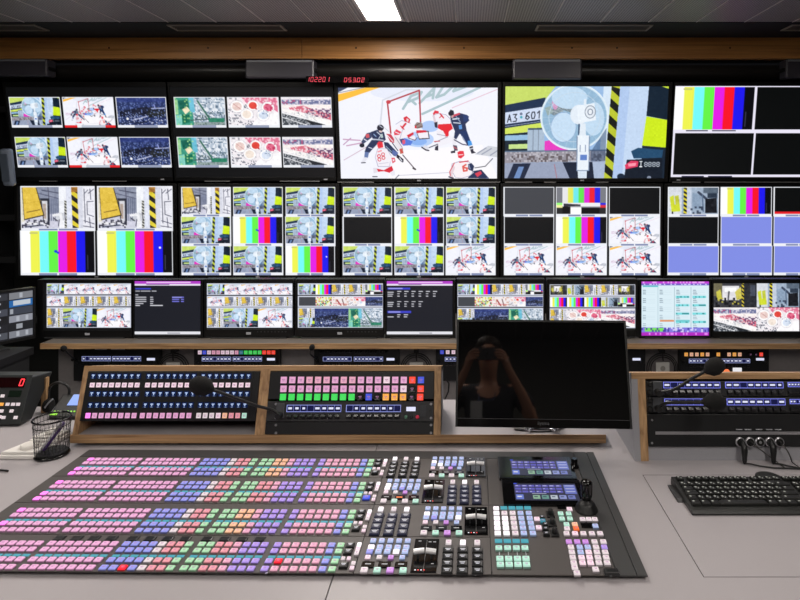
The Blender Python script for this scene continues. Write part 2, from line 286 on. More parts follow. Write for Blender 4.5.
def hazard(p, x0, x1, sk, y0, y1, n, c1, c2, top=1.0):
    p.poly([(x0,y0),(x1,y0),(x1+sk,y1),(x0+sk,y1)], c1); h = (y1-y0)/n
    for k in range(int(n)+2):
        ya = y0+k*h-h*.3; yb = ya+h*.5
        def S(x, y): return x+sk*(y-y0)/(y1-y0)
        a = [(S(x0, ya), ya), (S(x1, ya+h*.35), ya+h*.45), (S(x1, yb+h*.35), yb+h*.45), (S(x0, yb), yb)]
        p.poly([(x, min(max(y, y0), y1)) for x, y in a], c2)
def sc_fan(p, box):
    p.view(box, (22, 32, 788, 455)); L = p.line; E = p.ell; P = p.poly
    P([(0,0),(900,0),(900,600),(0,600)], (152,186,226))
    P([(22,32),(260,32),(215,90),(22,122)], (198,218,104)); P([(22,118),(215,82),(205,128),(22,152)], (28,48,78))
    P([(22,152),(205,124),(205,186),(22,212)], (206,218,240)); P([(22,205),(205,180),(205,196),(22,224)], (30,50,84)); P([(22,224),(205,196),(200,232),(22,252)], (208,226,96))
    
    def GL(x, y, st, c=(30,34,50), wd=4.6):
        for a, b in st: L((x+a[0]*17+a[1]*1, y-a[1]*32-a[0]*2), (x+b[0]*17+b[1]*1, y-b[1]*32-b[0]*2), wd, c)
    GL(40,195,[((0,0),(.5,1)),((.5,1),(1,0)),((.2,.35),(.8,.35))]); GL(66,192,[((0,1),(.9,1)),((.9,1),(.4,.58)),((.4,.58),(.95,.35)),((.95,.35),(.8,0)),((.8,0),(0,0))])
    E(103,157,6,6,(60,70,100)); E(103,157,3,3,(150,160,190)); E(104,172,6,6,(70,170,190))
    GL(124,183,[((.9,1),(.2,.8)),((.2,.8),(0,.2)),((0,.2),(.5,0)),((.5,0),(1,.25)),((1,.25),(.5,.55)),((.5,.55),(.05,.35))]); GL(150,180,[((.2,.05),(0,.5)),((0,.5),(.2,.95)),((.2,.95),(.8,.95)),((.8,.95),(1,.5)),((1,.5),(.8,.05)),((.8,.05),(.2,.05))]); GL(176,177,[((.1,.75),(.6,1)),((.6,1),(.6,0))])
    L((24,208),(195,186),3,(30,44,80)); L((30,214),(190,192),2,(190,200,220)); 
    P([(22,250),(140,240),(140,335),(22,335)], (24,38,52)); P([(24,256),(136,252),(136,276),(24,280)], (150,188,222)); P([(48,297),(136,294),(136,316),(48,318)], (196,222,140))
    P([(134,222),(212,220),(212,330),(134,330)], (170,188,208)); L((160,225),(160,328),3,(110,120,140)); L((185,225),(185,328),3,(120,130,150)); P([(136,222),(210,220),(210,228),(136,230)], (60,80,100))
    P([(214,282),(250,275),(345,318),(360,330),(214,330)], (228,60,190))
    P([(480,32),(516,32),(500,455),(470,455)], (212,228,244))
    E(350,172,158,152,(206,226,240)); E(350,172,148,142,(146,182,210)); E(350,172,158,152,(226,238,246),1,.035)
    P([(268,120),(330,110),(400,128),(360,160),(300,140),(255,165),(230,150)], (120,136,146)); p.speck(230,105,400,160,(160,170,176),.3,6,.7,12); P([(212,130),(240,120),(250,150),(225,165)],(150,170,170)); E(260,98,15,40,(222,150,196),.85)
    E(325,84,82,50,(190,216,238)); E(300,218,60,70,(196,220,242)); E(440,180,48,76,(190,216,238)); E(300,218,60,70,(140,170,205),1,.05); E(350,172,120,114,(196,214,230),.8,.03)
    for k in range(24):
        q = k*math.pi/12; L((350+40*math.cos(q),172+38*math.sin(q)),(350+150*math.cos(q),172+145*math.sin(q)),2,(205,222,236),.5)
    E(372,160,42,45,(225,234,244)); P([(360,120),(440,108),(450,185),(370,200)], (232,240,248)); L((397,95),(397,118),12,(225,235,245)); E(422,148,26,30,(140,150,165)); E(422,148,22,26,(225,232,240)); E(422,148,13,15,(120,130,150)); E(422,148,9,11,(232,238,244))
    L((372,205),(372,250),7,(60,80,110)); P([(378,200),(402,200),(406,255),(374,255)], (224,234,244))
    # bench
    P([(22,332),(500,325),(500,372),(22,384)], (150,146,156)); p.speck(22,330,500,378,(206,204,212),.35,8,.6,3); p.speck(60,340,480,378,(80,70,72),.4,9,.7,4); L((22,330),(500,323),6,(90,110,136))
    P([(500,220),(500,455),(430,455),(430,330)], (40,64,100),.5)
    P([(22,384),(500,374),(500,455),(22,455)], (150,160,184)); P([(70,386),(152,384),(122,455),(42,455)], (32,42,66)); P([(95,400),(120,400),(100,455),(72,455)], (110,140,190))
    P([(300,380),(440,378),(455,455),(335,455)], (26,36,56)); L((262,390),(275,455),3,(180,110,120)); P([(440,380),(500,375),(500,455),(450,455)], (170,185,210))
    P([(362,258),(424,258),(426,420),(366,420)], (120,140,170)); P([(367,255),(420,255),(421,416),(370,416)], (232,240,248)); P([(382,345),(414,345),(414,370),(382,370)], (96,130,200)); P([(372,420),(415,420),(415,455),(375,455)], (214,226,240)); L((380,300),(380,330),3,(90,110,150)); L((405,300),(405,330),3,(90,110,150))
    hazard(p, 516, 556, -20, 32, 455, 5.6, (186,196,50), (22,26,20))
    P([(556,32),(690,32),(670,455),(536,455)], (194,214,240)); P([(556,32),(600,32),(580,455),(536,455)], (176,200,236))
    P([(688,32),(788,32),(788,186),(682,166)], (18,34,50)); P([(745,32),(788,32),(788,46)], (200,226,60)); P([(682,168),(788,186),(780,312),(668,302)], (204,232,30))
    P([(668,302),(788,312),(788,455),(668,455)], (22,36,52)); P([(618,328),(650,312),(768,322),(764,358),(632,362)], (34,74,108)); P([(600,368),(765,360),(770,455),(590,455)], (16,26,40)); P([(592,392),(620,372),(655,374),(652,400),(596,412)], (220,56,96)); P([(606,386),(645,382),(642,396),(610,400)], (250,150,170))
    p.text('I', (660,402), (16,0), (0,-28), (235,240,245)); p.text('8888', (682,400), (19,0), (0,-22), (200,210,222)); E(708,452,10,9,(130,140,160)); E(575,446,18,14,(24,40,60)); L((790,32),(790,455),8,(20,30,40))
def sc_bars(p, box):
    p.view(box, (0, 0, 8, 4.5)); p.rect(-1,-1,9,9,(250,250,250))
    for k, c in enumerate([(252,252,252),(236,240,80),(116,246,246),(100,240,70),(226,30,226),(246,20,40),(30,24,236),(8,8,14)]):
        p.rect(k, -1, k+1.02, 9, c)
    p.rect(.9,.15,1.8,.3,(190,190,120)); p.rect(7.2,2.6,7.3,4.2,(60,60,80))
def sc_bars_mark(p, box): sc_bars(p, box); p.ell(3.75,2.2,.18,.16,(30,60,220)); p.ell(4.0,2.35,.15,.12,(30,60,220))
def sc_bars_dot(p, box): sc_bars(p, box); p.ell(6.7,1.8,.12,.12,(240,240,255))
def sc_smpte(p, box):
    p.view(box, (0, 0, 9.2, 5)); p.rect(-1,-1,10,9,(120,122,130))
    for k, c in enumerate([(228,228,232),(226,230,90),(110,230,236),(96,226,80),(220,40,214),(236,30,50),(40,36,226)]): p.rect(1.1+k*1.0, -1, 2.12+k*1.0, 2.9, c)
    p.rect(0,2.9,1.1,3.3,(150,250,120)); p.rect(1.1,2.9,8.1,3.6,(236,236,240)); p.rect(0,3.3,1.1,3.8,(240,240,160)); p.rect(8.1,2.9,9.2,3.3,(40,40,220)); p.rect(8.1,3.3,9.2,3.8,(220,50,60))
    p.rect(0,3.8,9.2,5,(40,40,42)); p.rect(1.1,3.6,2.6,5,(10,10,12)); p.rect(2.6,3.7,4.6,5,(250,250,250)); p.rect(4.6,3.8,8,5,(8,8,10)); p.poly([(1.3,3.0),(4.5,3.2),(4.5,3.5),(1.3,3.6)],(50,50,60))
def sc_yellow(p, box):
    p.view(box, (52, 30, 400, 225)); L = p.line; P = p.poly; E = p.ell
    P([(0,0),(500,0),(500,300),(0,300)], (206,206,222)); P([(125,30),(235,30),(235,150),(160,165)], (140,146,166)); L((150,45),(235,60),5,(80,84,104)); L((135,60),(230,85),4,(90,94,116)); L((180,32),(185,90),4,(80,80,100))
    for x in range(186, 232, 9): L((x,85),(x,190),4,(96,104,130))
    P([(142,84),(186,84),(186,212),(158,212)], (46,48,60)); P([(150,96),(176,96),(176,200),(160,200)], (214,214,220)); P([(154,110),(170,110),(170,180),(158,180)], (176,160,150))
    P([(52,40),(68,38),(70,190),(52,200)], (226,220,200)); P([(56,34),(126,34),(162,166),(64,188)], (50,44,40)); P([(58,32),(122,32),(156,162),(66,182)], (226,192,74)); L((78,150),(140,138),4,(120,90,40)); L((62,110),(148,96),2,(205,170,60))
    L((52,215),(160,190),7,(60,60,70)); L((60,200),(120,205),12,(236,236,240)); L((70,220),(170,208),6,(50,60,80)); L((110,188),(180,215),8,(230,230,236)); p.speck(52,185,180,225,(60,60,76),.25,8,.9,5)
    P([(232,30),(266,30),(266,225),(232,225)], (238,240,246)); hazard(p, 257, 268, 0, 95, 225, 9, (200,200,190), (40,40,40)); P([(268,30),(292,30),(292,225),(268,225)], (222,226,240))
    E(240,172,26,20,(206,208,216)); L((205,165),(240,160),12,(236,236,240)); L((240,165),(245,215),13,(236,236,240)); L((205,178),(222,190),6,(70,70,84)); L((232,185),(228,215),5,(90,90,110)); L((258,150),(262,190),4,(80,80,90))
    hazard(p, 291, 320, 4, 32, 225, 4, (224,206,60), (34,32,34)); p.rect(291,30,321,55,(180,120,50),.8)
    P([(322,30),(345,30),(345,225),(326,225)], (214,216,228)); P([(345,30),(400,30),(400,225),(345,225)], (232,232,240))
    for a, b in (((352,40),(356,200)),((365,100),(395,98)),((365,100),(366,160)),((366,160),(396,170)),((372,60),(398,40)),((380,40),(384,90)),((350,190),(398,205)),((376,175),(380,222)),((346,215),(396,222)),((355,60),(370,44))): L(a, b, 3.5, (70,72,92))
def sc_city(p, box):
    p.view(box, (0,0,100,56)); p.rect(-1,-1,101,60,(40,52,96)); p.rect(0,0,100,9,(46,60,120)); p.poly([(0,28),(60,18),(100,20),(100,34),(30,38),(0,40)],(28,32,52)); p.rect(62,26,96,40,(30,34,40)); p.rect(60,30,100,34,(44,48,52))
    p.speck(0,8,100,56,(110,130,190),.16,2.2,.8,21); p.speck(0,30,100,56,(170,184,226),.08,2.0,.85,22); p.speck(10,0,90,20,(80,96,160),.2,3,.7,23); p.speck(0,40,100,56,(220,226,244),.06,2.0,.85,24)
    p.line((70,22),(98,21),1.6,(190,200,240)); p.line((30,46),(60,38),1.6,(210,214,240)); p.line((76,14),(78,22),2,(150,160,220)); p.ell(20,43,2.4,2.4,(255,255,255)); p.line((0,54),(30,50),1.5,(20,24,40)); p.line((34,52),(60,49),2,(20,24,40))
def sc_aerial(p, box):
    p.view(box, (0,0,100,56)); p.rect(-1,-1,101,60,(176,190,206)); p.speck(28,0,100,56,(96,118,140),.3,2.6,.9,31); p.speck(28,0,100,56,(236,240,246),.28,2.6,.9,32); p.speck(40,30,100,56,(70,90,90),.2,2.6,.8,33)
    p.poly([(0,0),(34,0),(36,56),(0,56)],(60,150,126)); p.poly([(28,0),(38,0),(40,30),(30,30)],(110,190,214)); p.poly([(6,6),(26,4),(28,20),(10,24)],(24,100,84)); p.poly([(14,24),(24,18),(30,26),(20,34)],(240,226,190)); p.poly([(12,34),(28,34),(28,50),(14,54)],(22,110,84)); p.poly([(0,36),(12,34),(12,56),(0,56)],(130,206,190)); p.poly([(0,4),(6,4),(6,34),(0,34)],(150,206,150)); p.speck(0,0,32,56,(170,220,140),.14,3,.8,34)
    p.line((46,8),(68,44),5,(60,110,96)); p.line((44,8),(66,44),1.6,(200,206,210)); p.poly([(64,42),(98,42),(98,50),(68,50)],(44,128,100)); p.line((30,46),(66,44),2,(60,80,84)); p.rect(36,50,100,56,(120,140,130),.6)
def sc_rings(p, box):
    p.view(box, (0,0,100,56)); p.rect(-1,-1,101,60,(240,234,238)); p.poly([(28,0),(100,0),(100,30),(86,20),(60,8),(40,14)],(224,120,150)); p.speck(28,0,100,16,(250,220,226),.4,3,.8,41); p.speck(0,14,50,56,(70,76,92),.28,2.2,.8,42); p.speck(0,0,30,20,(150,150,160),.25,3,.9,43)
    p.poly([(46,56),(60,40),(100,30),(100,56)],(250,248,250)); p.speck(0,30,20,56,(240,240,244),.4,4,.9,47)
    for x, y, r, c in ((18,18,13,(232,206,200)),(37,34,12,(240,226,214)),(50,16,11,(222,70,60)),(80,20,12,(226,110,140)),(70,36,12,(214,224,240))): p.ell(x,y,r*1.1,r,(190,184,196)); p.ell(x,y,r*1.04,r*.94,(253,251,251)); p.ell(x,y,r*.74,r*.66,c)
    p.speck(60,26,80,46,(130,150,180),.2,2.4,.8,44); p.speck(42,10,58,24,(180,30,40),.3,3,.8,45); p.speck(72,12,90,28,(190,50,90),.3,3,.8,46); p.line((10,12),(26,24),1,(200,140,140))
def sc_stadium(p, box):
    p.view(box, (0,0,100,56)); p.rect(-1,-1,101,60,(236,230,234)); p.rect(0,4,100,14,(112,118,156)); p.speck(0,3,100,15,(220,214,226),.35,3,.9,51); p.speck(0,5,40,14,(190,70,110),.3,3,.8,52); p.rect(40,2,60,5,(250,250,250))
    p.poly([(0,16),(100,14),(100,22),(0,20)],(248,240,236)); p.poly([(14,20),(44,16),(70,26),(100,34),(100,46),(60,34),(16,24)],(214,110,130)); p.speck(16,18,100,44,(240,220,226),.35,2.6,.9,53); p.speck(50,22,100,42,(90,60,100),.3,2.6,.9,54)
    p.poly([(0,22),(30,28),(100,48),(100,56),(90,56),(0,26)],(250,246,244)); p.poly([(0,32),(86,54),(80,56),(0,56)],(60,66,74)); p.speck(0,30,70,56,(200,202,208),.4,2.4,.8,55); p.line((0,30),(88,54),2.2,(246,246,248)); p.poly([(46,44),(60,48),(88,55),(60,56)],(34,38,44)); p.line((0,40),(50,56),1.6,(240,240,244)); p.speck(30,30,70,40,(60,60,70),.05,2,1,56)
def sc_robot(p, box):
    p.view(box, (0,0,100,56)); p.rect(-1,-1,101,60,(60,60,66)); p.rect(20,6,60,40,(224,222,226)); p.rect(26,10,52,20,(250,250,250)); p.rect(0,0,20,30,(110,104,80)); p.poly([(6,20),(16,14),(20,36),(8,40)],(196,190,70)); p.poly([(50,20),(64,8),(66,36),(54,40)],(210,200,90)); hazard(p, 66, 71, 0, 0, 56, 6, (210,190,60), (30,30,26)); p.rect(71,0,100,56,(40,42,48)); p.rect(86,4,98,30,(70,76,90)); p.speck(4,34,66,56,(20,20,26),.45,5,.95,61); p.speck(10,30,60,50,(190,180,80),.14,4,.9,62); p.line((36,20),(34,40),4,(90,90,96))
def sc_chair(p, box):
    p.view(box, (0,0,100,56)); p.rect(-1,-1,101,60,(160,176,196)); p.rect(0,0,26,56,(214,218,226)); p.poly([(2,20),(10,16),(12,36),(22,34),(24,50),(6,52)],(206,216,50)); p.poly([(12,18),(20,16),(22,34),(14,36)],(190,196,60)); hazard(p, 30, 37, 0, 0, 56, 6, (220,206,50), (26,26,26)); p.rect(37,0,46,56,(196,206,222)); p.rect(48,12,66,46,(140,160,184)); p.line((60,10),(76,24),5,(60,70,90)); p.line((68,16),(70,50),3,(90,110,136)); p.rect(70,0,100,12,(90,104,120)); p.poly([(74,24),(97,22),(98,54),(74,54)],(22,24,30)); p.rect(78,12,98,22,(44,56,72)); p.line((8,52),(8,56),3,(40,40,40)); p.speck(44,40,74,56,(50,60,80),.3,4,.9,63)
def sc_mix(p, box):
    p.view(box, (0,0,100,56)); p.rect(-1,-1,101,60,(232,236,220)); p.speck(0,0,100,56,(120,200,140),.2,8,.9,71); p.speck(0,0,100,56,(220,90,110),.15,8,.9,72); p.speck(0,0,100,56,(230,220,90),.2,8,.9,73); p.speck(0,0,100,56,(60,60,80),.1,6,.9,74)
def sc_skate(p, box):
    p.view(box, (0,0,100,56)); p.rect(-1,-1,101,60,(240,232,232)); p.speck(0,0,100,56,(200,150,130),.2,7,.8,75); p.line((30,20),(50,50),8,(170,70,70)); p.line((60,14),(70,50),6,(120,90,90)); p.line((10,40),(90,46),3,(214,100,110))
TILES = {}
def tile(p, fn, bx):
    """paint a picture three times finer, average it down and paste it"""
    x0, y0, x1, y1 = [int(round(v)) for v in bx]
    w_, h = max(2, x1-x0), max(2, y1-y0); k = (fn, w_, h)
    if k not in TILES:
        n = 3 if w_ < 250 else 2; q = Paint(w_*n, h*n); fn(q, (0, 0, w_*n, h*n)); a_ = q.a.reshape(h, n, w_, n, 3).mean((1, 3))
        if fn in (sc_fan, sc_hockey, sc_yellow, sc_robot, sc_chair, sc_stadium, sc_rings, sc_aerial, sc_city):
            g_ = np.random.default_rng(w_*7+h); c_ = g_.normal(0, 1, (h//4+2, w_//4+2)); c_ = np.kron(c_, np.ones((4, 4)))[:h, :w_]
            am = (4 if fn is sc_hockey else 8)*(.45 if w_ > 250 else 1)
            a_ = a_+(c_*am*.6+g_.normal(0, am*.5, (h, w_)))[..., None]*(1 if fn is not sc_hockey else .6)
        TILES[k] = np.clip(a_, 0, 255)
    a = TILES[k]; X0, Y0 = max(x0, 0), max(y0, 0); X1, Y1 = min(x0+w_, p.w), min(y0+h, p.h)
    if X1 > X0 and Y1 > Y0: p.a[Y0:Y1, X0:X1] = a[Y0-y0:Y1-y0, X0-x0:X1-x0]
def flat(c):
    def f(p, box): p.view(box, (0,0,1,1)); p.rect(-1,-1,2,2,c)
    return f
def sc_menu(p, box, kind=0):
    p.view(box, (444, 28, 758, 285)); R = p.rect; R(400,0,800,300,(24,26,34)); R(444,28,758,42,(176,60,196)); R(500,32,710,38,(236,200,244)); R(444,42,758,50,(228,220,236)); R(500,44,610,48,(120,90,140)); R(444,268,758,281,(226,226,232)); R(600,273,660,277,(130,130,140)); R(444,281,758,285,(12,12,16))
    Wc = (226,226,234); Bc = (60,66,200)
    if kind == 0:
        R(448,62,522,68,Bc); 
        for y, xs in ((74,((448,470),(474,520),(526,548))),(92,((448,462),)),(103,((448,500),(518,532))),(113,((448,500),(518,534))),(123,((448,500),(518,534))),(133,((448,486),(518,532))),(142,((448,470),(518,578)))):
            for a, b in xs: R(a,y,b,y+4.5,Wc,.85)
        for y in (103,113,123): R(622,y,656,y+4.5,(120,120,230)); R(664,y,678,y+4.5,(120,120,230))
        R(622,103,668,109,(150,150,240))
    else:
        def rr(x, y, w_, c=Wc): R(x,y,x+w_,y+4,c,.9)
        R(448,60,556,69,Bc); R(452,62,520,66,(180,180,240))
        for r in range(3):
            for k in range(6): rr(494+k*34, 76+r*11, 12 if r else 20)
            if True: rr(448, 80+r*9, 30-r*3)
        for r in range(3):
            for k in range(4): rr(494+k*34, 124+r*11, 12 if r else 20)
            rr(448, 128+r*9, 30-r*3)
        R(448,170,560,180,Bc); R(452,173,510,177,(180,180,240)); rr(448,196,30); rr(494,186,16); rr(526,186,20); rr(494,196,12); rr(526,196,16)
def sc_menu2(p, box): sc_menu(p, box, 1)
def sc_table(p, box):
    p.view(box, (463, 30, 772, 278)); R = p.rect; R(400,0,800,300,(216,234,242)); R(463,30,772,40,(196,60,214)); p.speck(463,31,772,39,(240,180,250),.4,7,.9,81); R(463,40,772,48,(110,90,190)); p.speck(463,41,772,47,(220,220,250),.4,6,.9,82); R(470,50,540,56,(90,190,200))
    for k in range(1, 4): R(463+k*75,56,465+k*75,240,(150,180,190))
    for r in range(5):
        y = 58+r*38
        for k in range(4):
            x = 470+k*76
            if k >= 2 and r >= 1: R(x-2,y,x+60,y+10,(120,216,220)); p.speck(x,y+2,x+58,y+8,(40,130,140),.4,5,.9,83+r+k)
            for q in range(3): R(x,y+12+q*8,x+14+(q*k) % 9,y+14+q*8,(90,110,130)); R(x,y+16+q*8,x+56,y+16.8+q*8,(190,210,220))
    R(548,206,612,214,(220,140,90)); R(620,206,684,214,(110,200,206))
    R(463,240,772,262,(130,120,220)); R(480,242,565,258,(120,226,90)); p.speck(463,242,772,260,(60,50,150),.3,7,.9,91); p.speck(570,240,772,262,(220,220,250),.2,7,.9,92); R(463,262,772,278,(176,40,190)); p.speck(463,264,772,274,(240,160,250),.3,7,.8,93)
def sc_desktop(p, box):
    p.view(box, (0, 0, 100, 100)); R = p.rect; R(-1,-1,101,101,(26,28,34))
    cols = [(0,50),(52,100)]
    cells = [((60,62,70),(150,152,160)),((30,32,38),(40,120,200)),((80,84,96),(70,76,90)),((22,24,28),(170,174,186)),((36,38,44),(30,32,36)),((90,94,104),(150,154,164))]
    for r, (a, b) in enumerate(cells):
        y = 3+r*16; R(2,y,49,y+14,a); R(52,y,98,y+14,b)
        p.line((14,y+11),(34,y+4),5,(200,204,212)); p.speck(54,y+2,96,y+12,(220,226,236),.22,6,.8,100+r)
    R(60,20,94,30,(230,240,250))

def vmat():
    m = bpy.data.materials.new('screen_picture'); m.use_nodes = True; nt = m.node_tree; b = nt.nodes['Principled BSDF']
    a = nt.nodes.new('ShaderNodeAttribute'); a.attribute_name = 'picture'
    b.inputs['Base Color'].default_value = (.01, .01, .012, 1); b.inputs['Roughness'].default_value = .3
    nt.links.new(a.outputs['Color'], b.inputs['Emission Color']); b.inputs['Emission Strength'].default_value = 1.05
    return m
SCREEN = vmat()
def screen_obj(name, parent, x0, x1, z0, z1, img, y=-.0015):
    """a glowing screen face whose picture is stored per vertex"""
    h, w_, _ = img.shape
    xs = np.linspace(x0, x1, w_); zs = np.linspace(z1, z0, h); X, Z = np.meshgrid(xs, zs)
    v = np.stack([X, np.full_like(X, y), Z], -1).reshape(-1, 3)
    i = np.arange((h-1)*w_).reshape(h-1, w_)[:, :-1].reshape(-1)
    f = np.stack([i, i+w_, i+w_+1, i+1], -1)
    me = bpy.data.meshes.new(name); me.vertices.add(len(v)); me.vertices.foreach_set('co', v.ravel())
    me.loops.add(f.size); me.polygons.add(len(f)); me.loops.foreach_set('vertex_index', f.ravel().astype(np.int32))
    me.polygons.foreach_set('loop_start', (np.arange(len(f))*4).astype(np.int32)); me.update(calc_edges=True)
    at = me.color_attributes.new('picture', 'BYTE_COLOR', 'POINT')
    c = np.ones((len(v), 4), np.float32); c[:, :3] = np.clip(img.reshape(-1, 3)/255, 0, 1)
    at.data.foreach_set('color_srgb', c.ravel()); me.materials.append(SCREEN)
    o = bpy.data.objects.new(name, me); C.objects.link(o); o.parent = parent; return o

# ---------------------------------------------------------------- materials
M_black = mat('black_plastic', (16,17,18), .45); M_blackg = mat('gloss_black_plastic', (10,10,11), .12); M_dark = mat('charcoal_metal', (40,41,43), .5, bump=.1)
M_wall = mat('black_painted_wall', (12,14,13), .8, bump=.2, vary=.3, bscale=30); M_desk = mat('grey_laminate', (162,157,160), .42, bump=.08, bscale=900, vary=.05)
M_greyside = mat('grey_board', (150,150,156), .55, bump=.1, bscale=500, vary=.05); M_wood = wood('oak_edge', (142,108,74), (200,162,118), .5); M_woodz = wood('oak_edge_upright', (142,108,74), (200,162,118), .5, 'z')
M_beam = wood('varnished_beam', (176,118,62), (222,160,92), .38, sc=.5); M_floor = mat('dark_carpet', (46,46,50), .95, bump=.5, vary=.2, bscale=300)
M_white = mat('white_plastic', (225,222,218), .4); M_silver = mat('brushed_silver', (190,190,195), .3, .8); M_chrome = mat('chrome', (220,220,225), .12, 1)
M_panel = mat('mixer_grey_metal', (78,74,73), .5, .2, bump=.1, bscale=600, vary=.04); M_panel2 = mat('dark_mixer_metal', (62,62,63), .45, .2); M_gap = mat('gap_black', (8,8,8), .7)
M_bezel = mat('monitor_bezel', (9,9,10), .4); M_logo = mat('pale_print', (170,172,178), .5); M_foam = mat('black_foam', (14,14,14), 1, bump=1, bscale=900, vary=.3)
M_ceilgap = mat('ceiling_joint', (225,215,210), .5); M_beige = mat('beige_wall', (120,118,112), .85, vary=.05, bscale=8)

def ceiling_mat():
    m = bpy.data.materials.new('perforated_ceiling'); m.use_nodes = True; nt = m.node_tree; b = nt.nodes['Principled BSDF']
    tc = nt.nodes.new('ShaderNodeTexCoord'); v = nt.nodes.new('ShaderNodeTexVoronoi'); v.inputs['Scale'].default_value = 70; v.inputs['Randomness'].default_value = .1
    r = nt.nodes.new('ShaderNodeValToRGB'); r.color_ramp.elements[0].position = .22; r.color_ramp.elements[1].position = .36
    r.color_ramp.elements[0].color = (*lin((64,60,60)), 1); r.color_ramp.elements[1].color = (*lin((176,166,164)), 1)
    nt.links.new(tc.outputs['Object'], v.inputs['Vector']); nt.links.new(v.outputs['Distance'], r.inputs[0]); nt.links.new(r.outputs[0], b.inputs['Base Color'])
    b.inputs['Roughness'].default_value = .5; b.inputs['Metallic'].default_value = .3; return m
M_ceil = ceiling_mat()

# ---------------------------------------------------------------- the room
HC = EYE+.88            # ceiling height
ZB = 3.7                # face of the wooden beam
XL, XR, YB, YF = -3.25, 3.1, -2.6, 4.2
struct('floor', B().box(XL-.1, XR+.1, YB-.1, 2.3, -.42, 0).box(XL-.1, XR+.1, 2.3, YF+.1, -.42, -.3), M_floor)
struct('wall_back', B().box(XL-.1, XR+.1, YB-.1, YB, -.4, HC+.1), M_beige)
struct('wall_left', B().box(XL-.1, XL, YB, YF, -.4, HC+.1), M_wall)
struct('wall_right', B().box(XR, XR+.1, YB, YF, -.4, HC+.1), M_wall)
struct('wall_front', B().box(XL-.1, XR+.1, YF, YF+.1, -.4, HC+.1), M_wall)
yc = 3.342               # where the perforated planks stop and the black strip begins
cb = B(); x = -3.27; 
cb.box(XL, XR, YB, ZB+.06, HC+.012, HC+.1, 1)
step = .2675; k = 0
while x < XR:
    x0 = max(XL, x+.004); x1 = min(XR, x+step-.004)
    cb.box(x0, x1, YB, yc, HC, HC+.014, 0); cb.box(x0-.006, x0-.001, YB, yc, HC-.002, HC+.013, 1); x += step
cb.box(XL, XR, yc, yc+.004, HC-.004, HC+.013, 2)
struct('ceiling', cb, [M_ceil, M_ceilgap, M_black])
struct('trim_1', B().box(XL, XR, yc+.004, ZB+.06, HC-.002, HC+.012), M_wall)
# wooden beam with screw holes and its butt joint
zb0 = W(0, 58.5, ZB).z
bm = B().box(XL, -.05*0-1.02, ZB, ZB+.05, zb0, HC-.002).box(-1.017, XR, ZB, ZB+.05, zb0, HC-.002)
zz = (zb0+HC)/2
for px in (109, 208, 250, 356, 464, 572, 617, 730): bm.lathe([(.006, 0), (.006, .002)], (W(px, 47, ZB).x, ZB-.001, zz), 'y', 8, 1)
struct('trim_2', bm, [M_beam, M_gap])
# black bulkhead tube above the video wall
tb = B().box(XL, XR, ZB+.14, YF, zb0-.02, HC); struct('trim_3', tb, M_wall)
zt = W(0, 71, 3.84).z
struct('trim_4', B().tube([(XL, 3.86, zt), (XR, 3.86, zt)], .062, 20), mat('satin_black_tube', (34,32,30), .35))
# slot vents in the black strip
for i, (a, b_, lab) in enumerate(((-60, 42, 'slot air vent in the black ceiling strip, cut off at the left edge'), (172, 284, 'long slot air vent in the black ceiling strip, just left of the lit ceiling panel'), (536, 650, 'long slot air vent in the black ceiling strip, above the monitor with the fan picture'), (786, 900, 'slot air vent in the black ceiling strip, cut off at the right edge'))):
    Zc = F*.88/(180-27); x0 = (a-CX)*Zc/F; x1 = (b_-CX)*Zc/F; f = Fr(((x0+x1)/2, Zc, HC-.002)); h = (x1-x0)/2
    t = thing('air_vent', lab, 'vent', f, 'slot air vents in the ceiling strip')
    B().box(-h, h, -.065, -.052, -.006, 0).box(-h, h, .052, .065, -.006, 0).box(-h, -h+.012, -.052, .052, -.006, 0).box(h-.012, h, -.052, .052, -.006, 0).build('frame', mat('vent_frame', (170,162,150), .4, .3), t)
    s = B()
    for q in range(4): s.box(-h+.012, h-.012, -.045+q*.026, -.035+q*.026, -.004, 0)
    s.build('slat', mat('vent_slat', (96,92,86), .5), t)
# ceiling lights (lamp = glowing diffuser + its own area light); last two added unseen to brighten beam and ceiling
for i, (x0, x1, y0, y1, wt) in enumerate(LIGHT_PANELS):
    f = Fr(((x0+x1)/2, (y0+y1)/2, HC)); a = (x1-x0)/2; b_ = (y1-y0)/2
    t = thing('ceiling_light', ['long rectangular lit ceiling panel above the front beam', 'long lit ceiling panel behind the camera over the mixer desk', 'long lit ceiling panel behind the camera on the right', 'long lit ceiling panel behind the camera on the left', 'unseen fill light panel added on the ceiling over the left end of the desk', 'unseen fill light panel added on the ceiling over the right end of the desk'][i], 'light', f, 'ceiling light panels')
    B().box(-a-.012, -a, -b_-.012, b_+.012, -.008, 0).box(a, a+.012, -b_-.012, b_+.012, -.008, 0).box(-a, a, -b_-.012, -b_, -.008, 0).box(-a, a, b_, b_+.012, -.008, 0).build('frame', M_ceilgap, t)
    B().box(-a, a, -b_, b_, -.004, 0).build('diffuser', mat('lamp_diffuser', (255,255,255), .5, 0, (255,248,238), 6), t)
    ld = bpy.data.lights.new('lamp', 'AREA'); ld.shape = 'RECTANGLE'; ld.size = 2*a; ld.size_y = 2*b_; ld.energy = wt; ld.color = (1, .93, .86)
    lo = bpy.data.objects.new('lamp', ld); C.objects.link(lo); lo.parent = t; lo.location = (0, 0, -.012)

# black rack that carries the video wall: posts and rails
rk = B()
for z in (.62, 1.02, 1.3, 1.72, 2.02): rk.box(XL+.05, XR-.05, 3.98, 4.02, z-.02, z+.02)
for px in (-30, 174, 338, 500, 666, 840): q = (px-CX)*3.85/F; rk.box(q-.02, q+.02, 4.02, YF-.01, -.3, 2.2)
o = rk.build('monitor_rack', M_dark); tag(o, 'black metal rack standing behind the wall of monitors', 'rack')
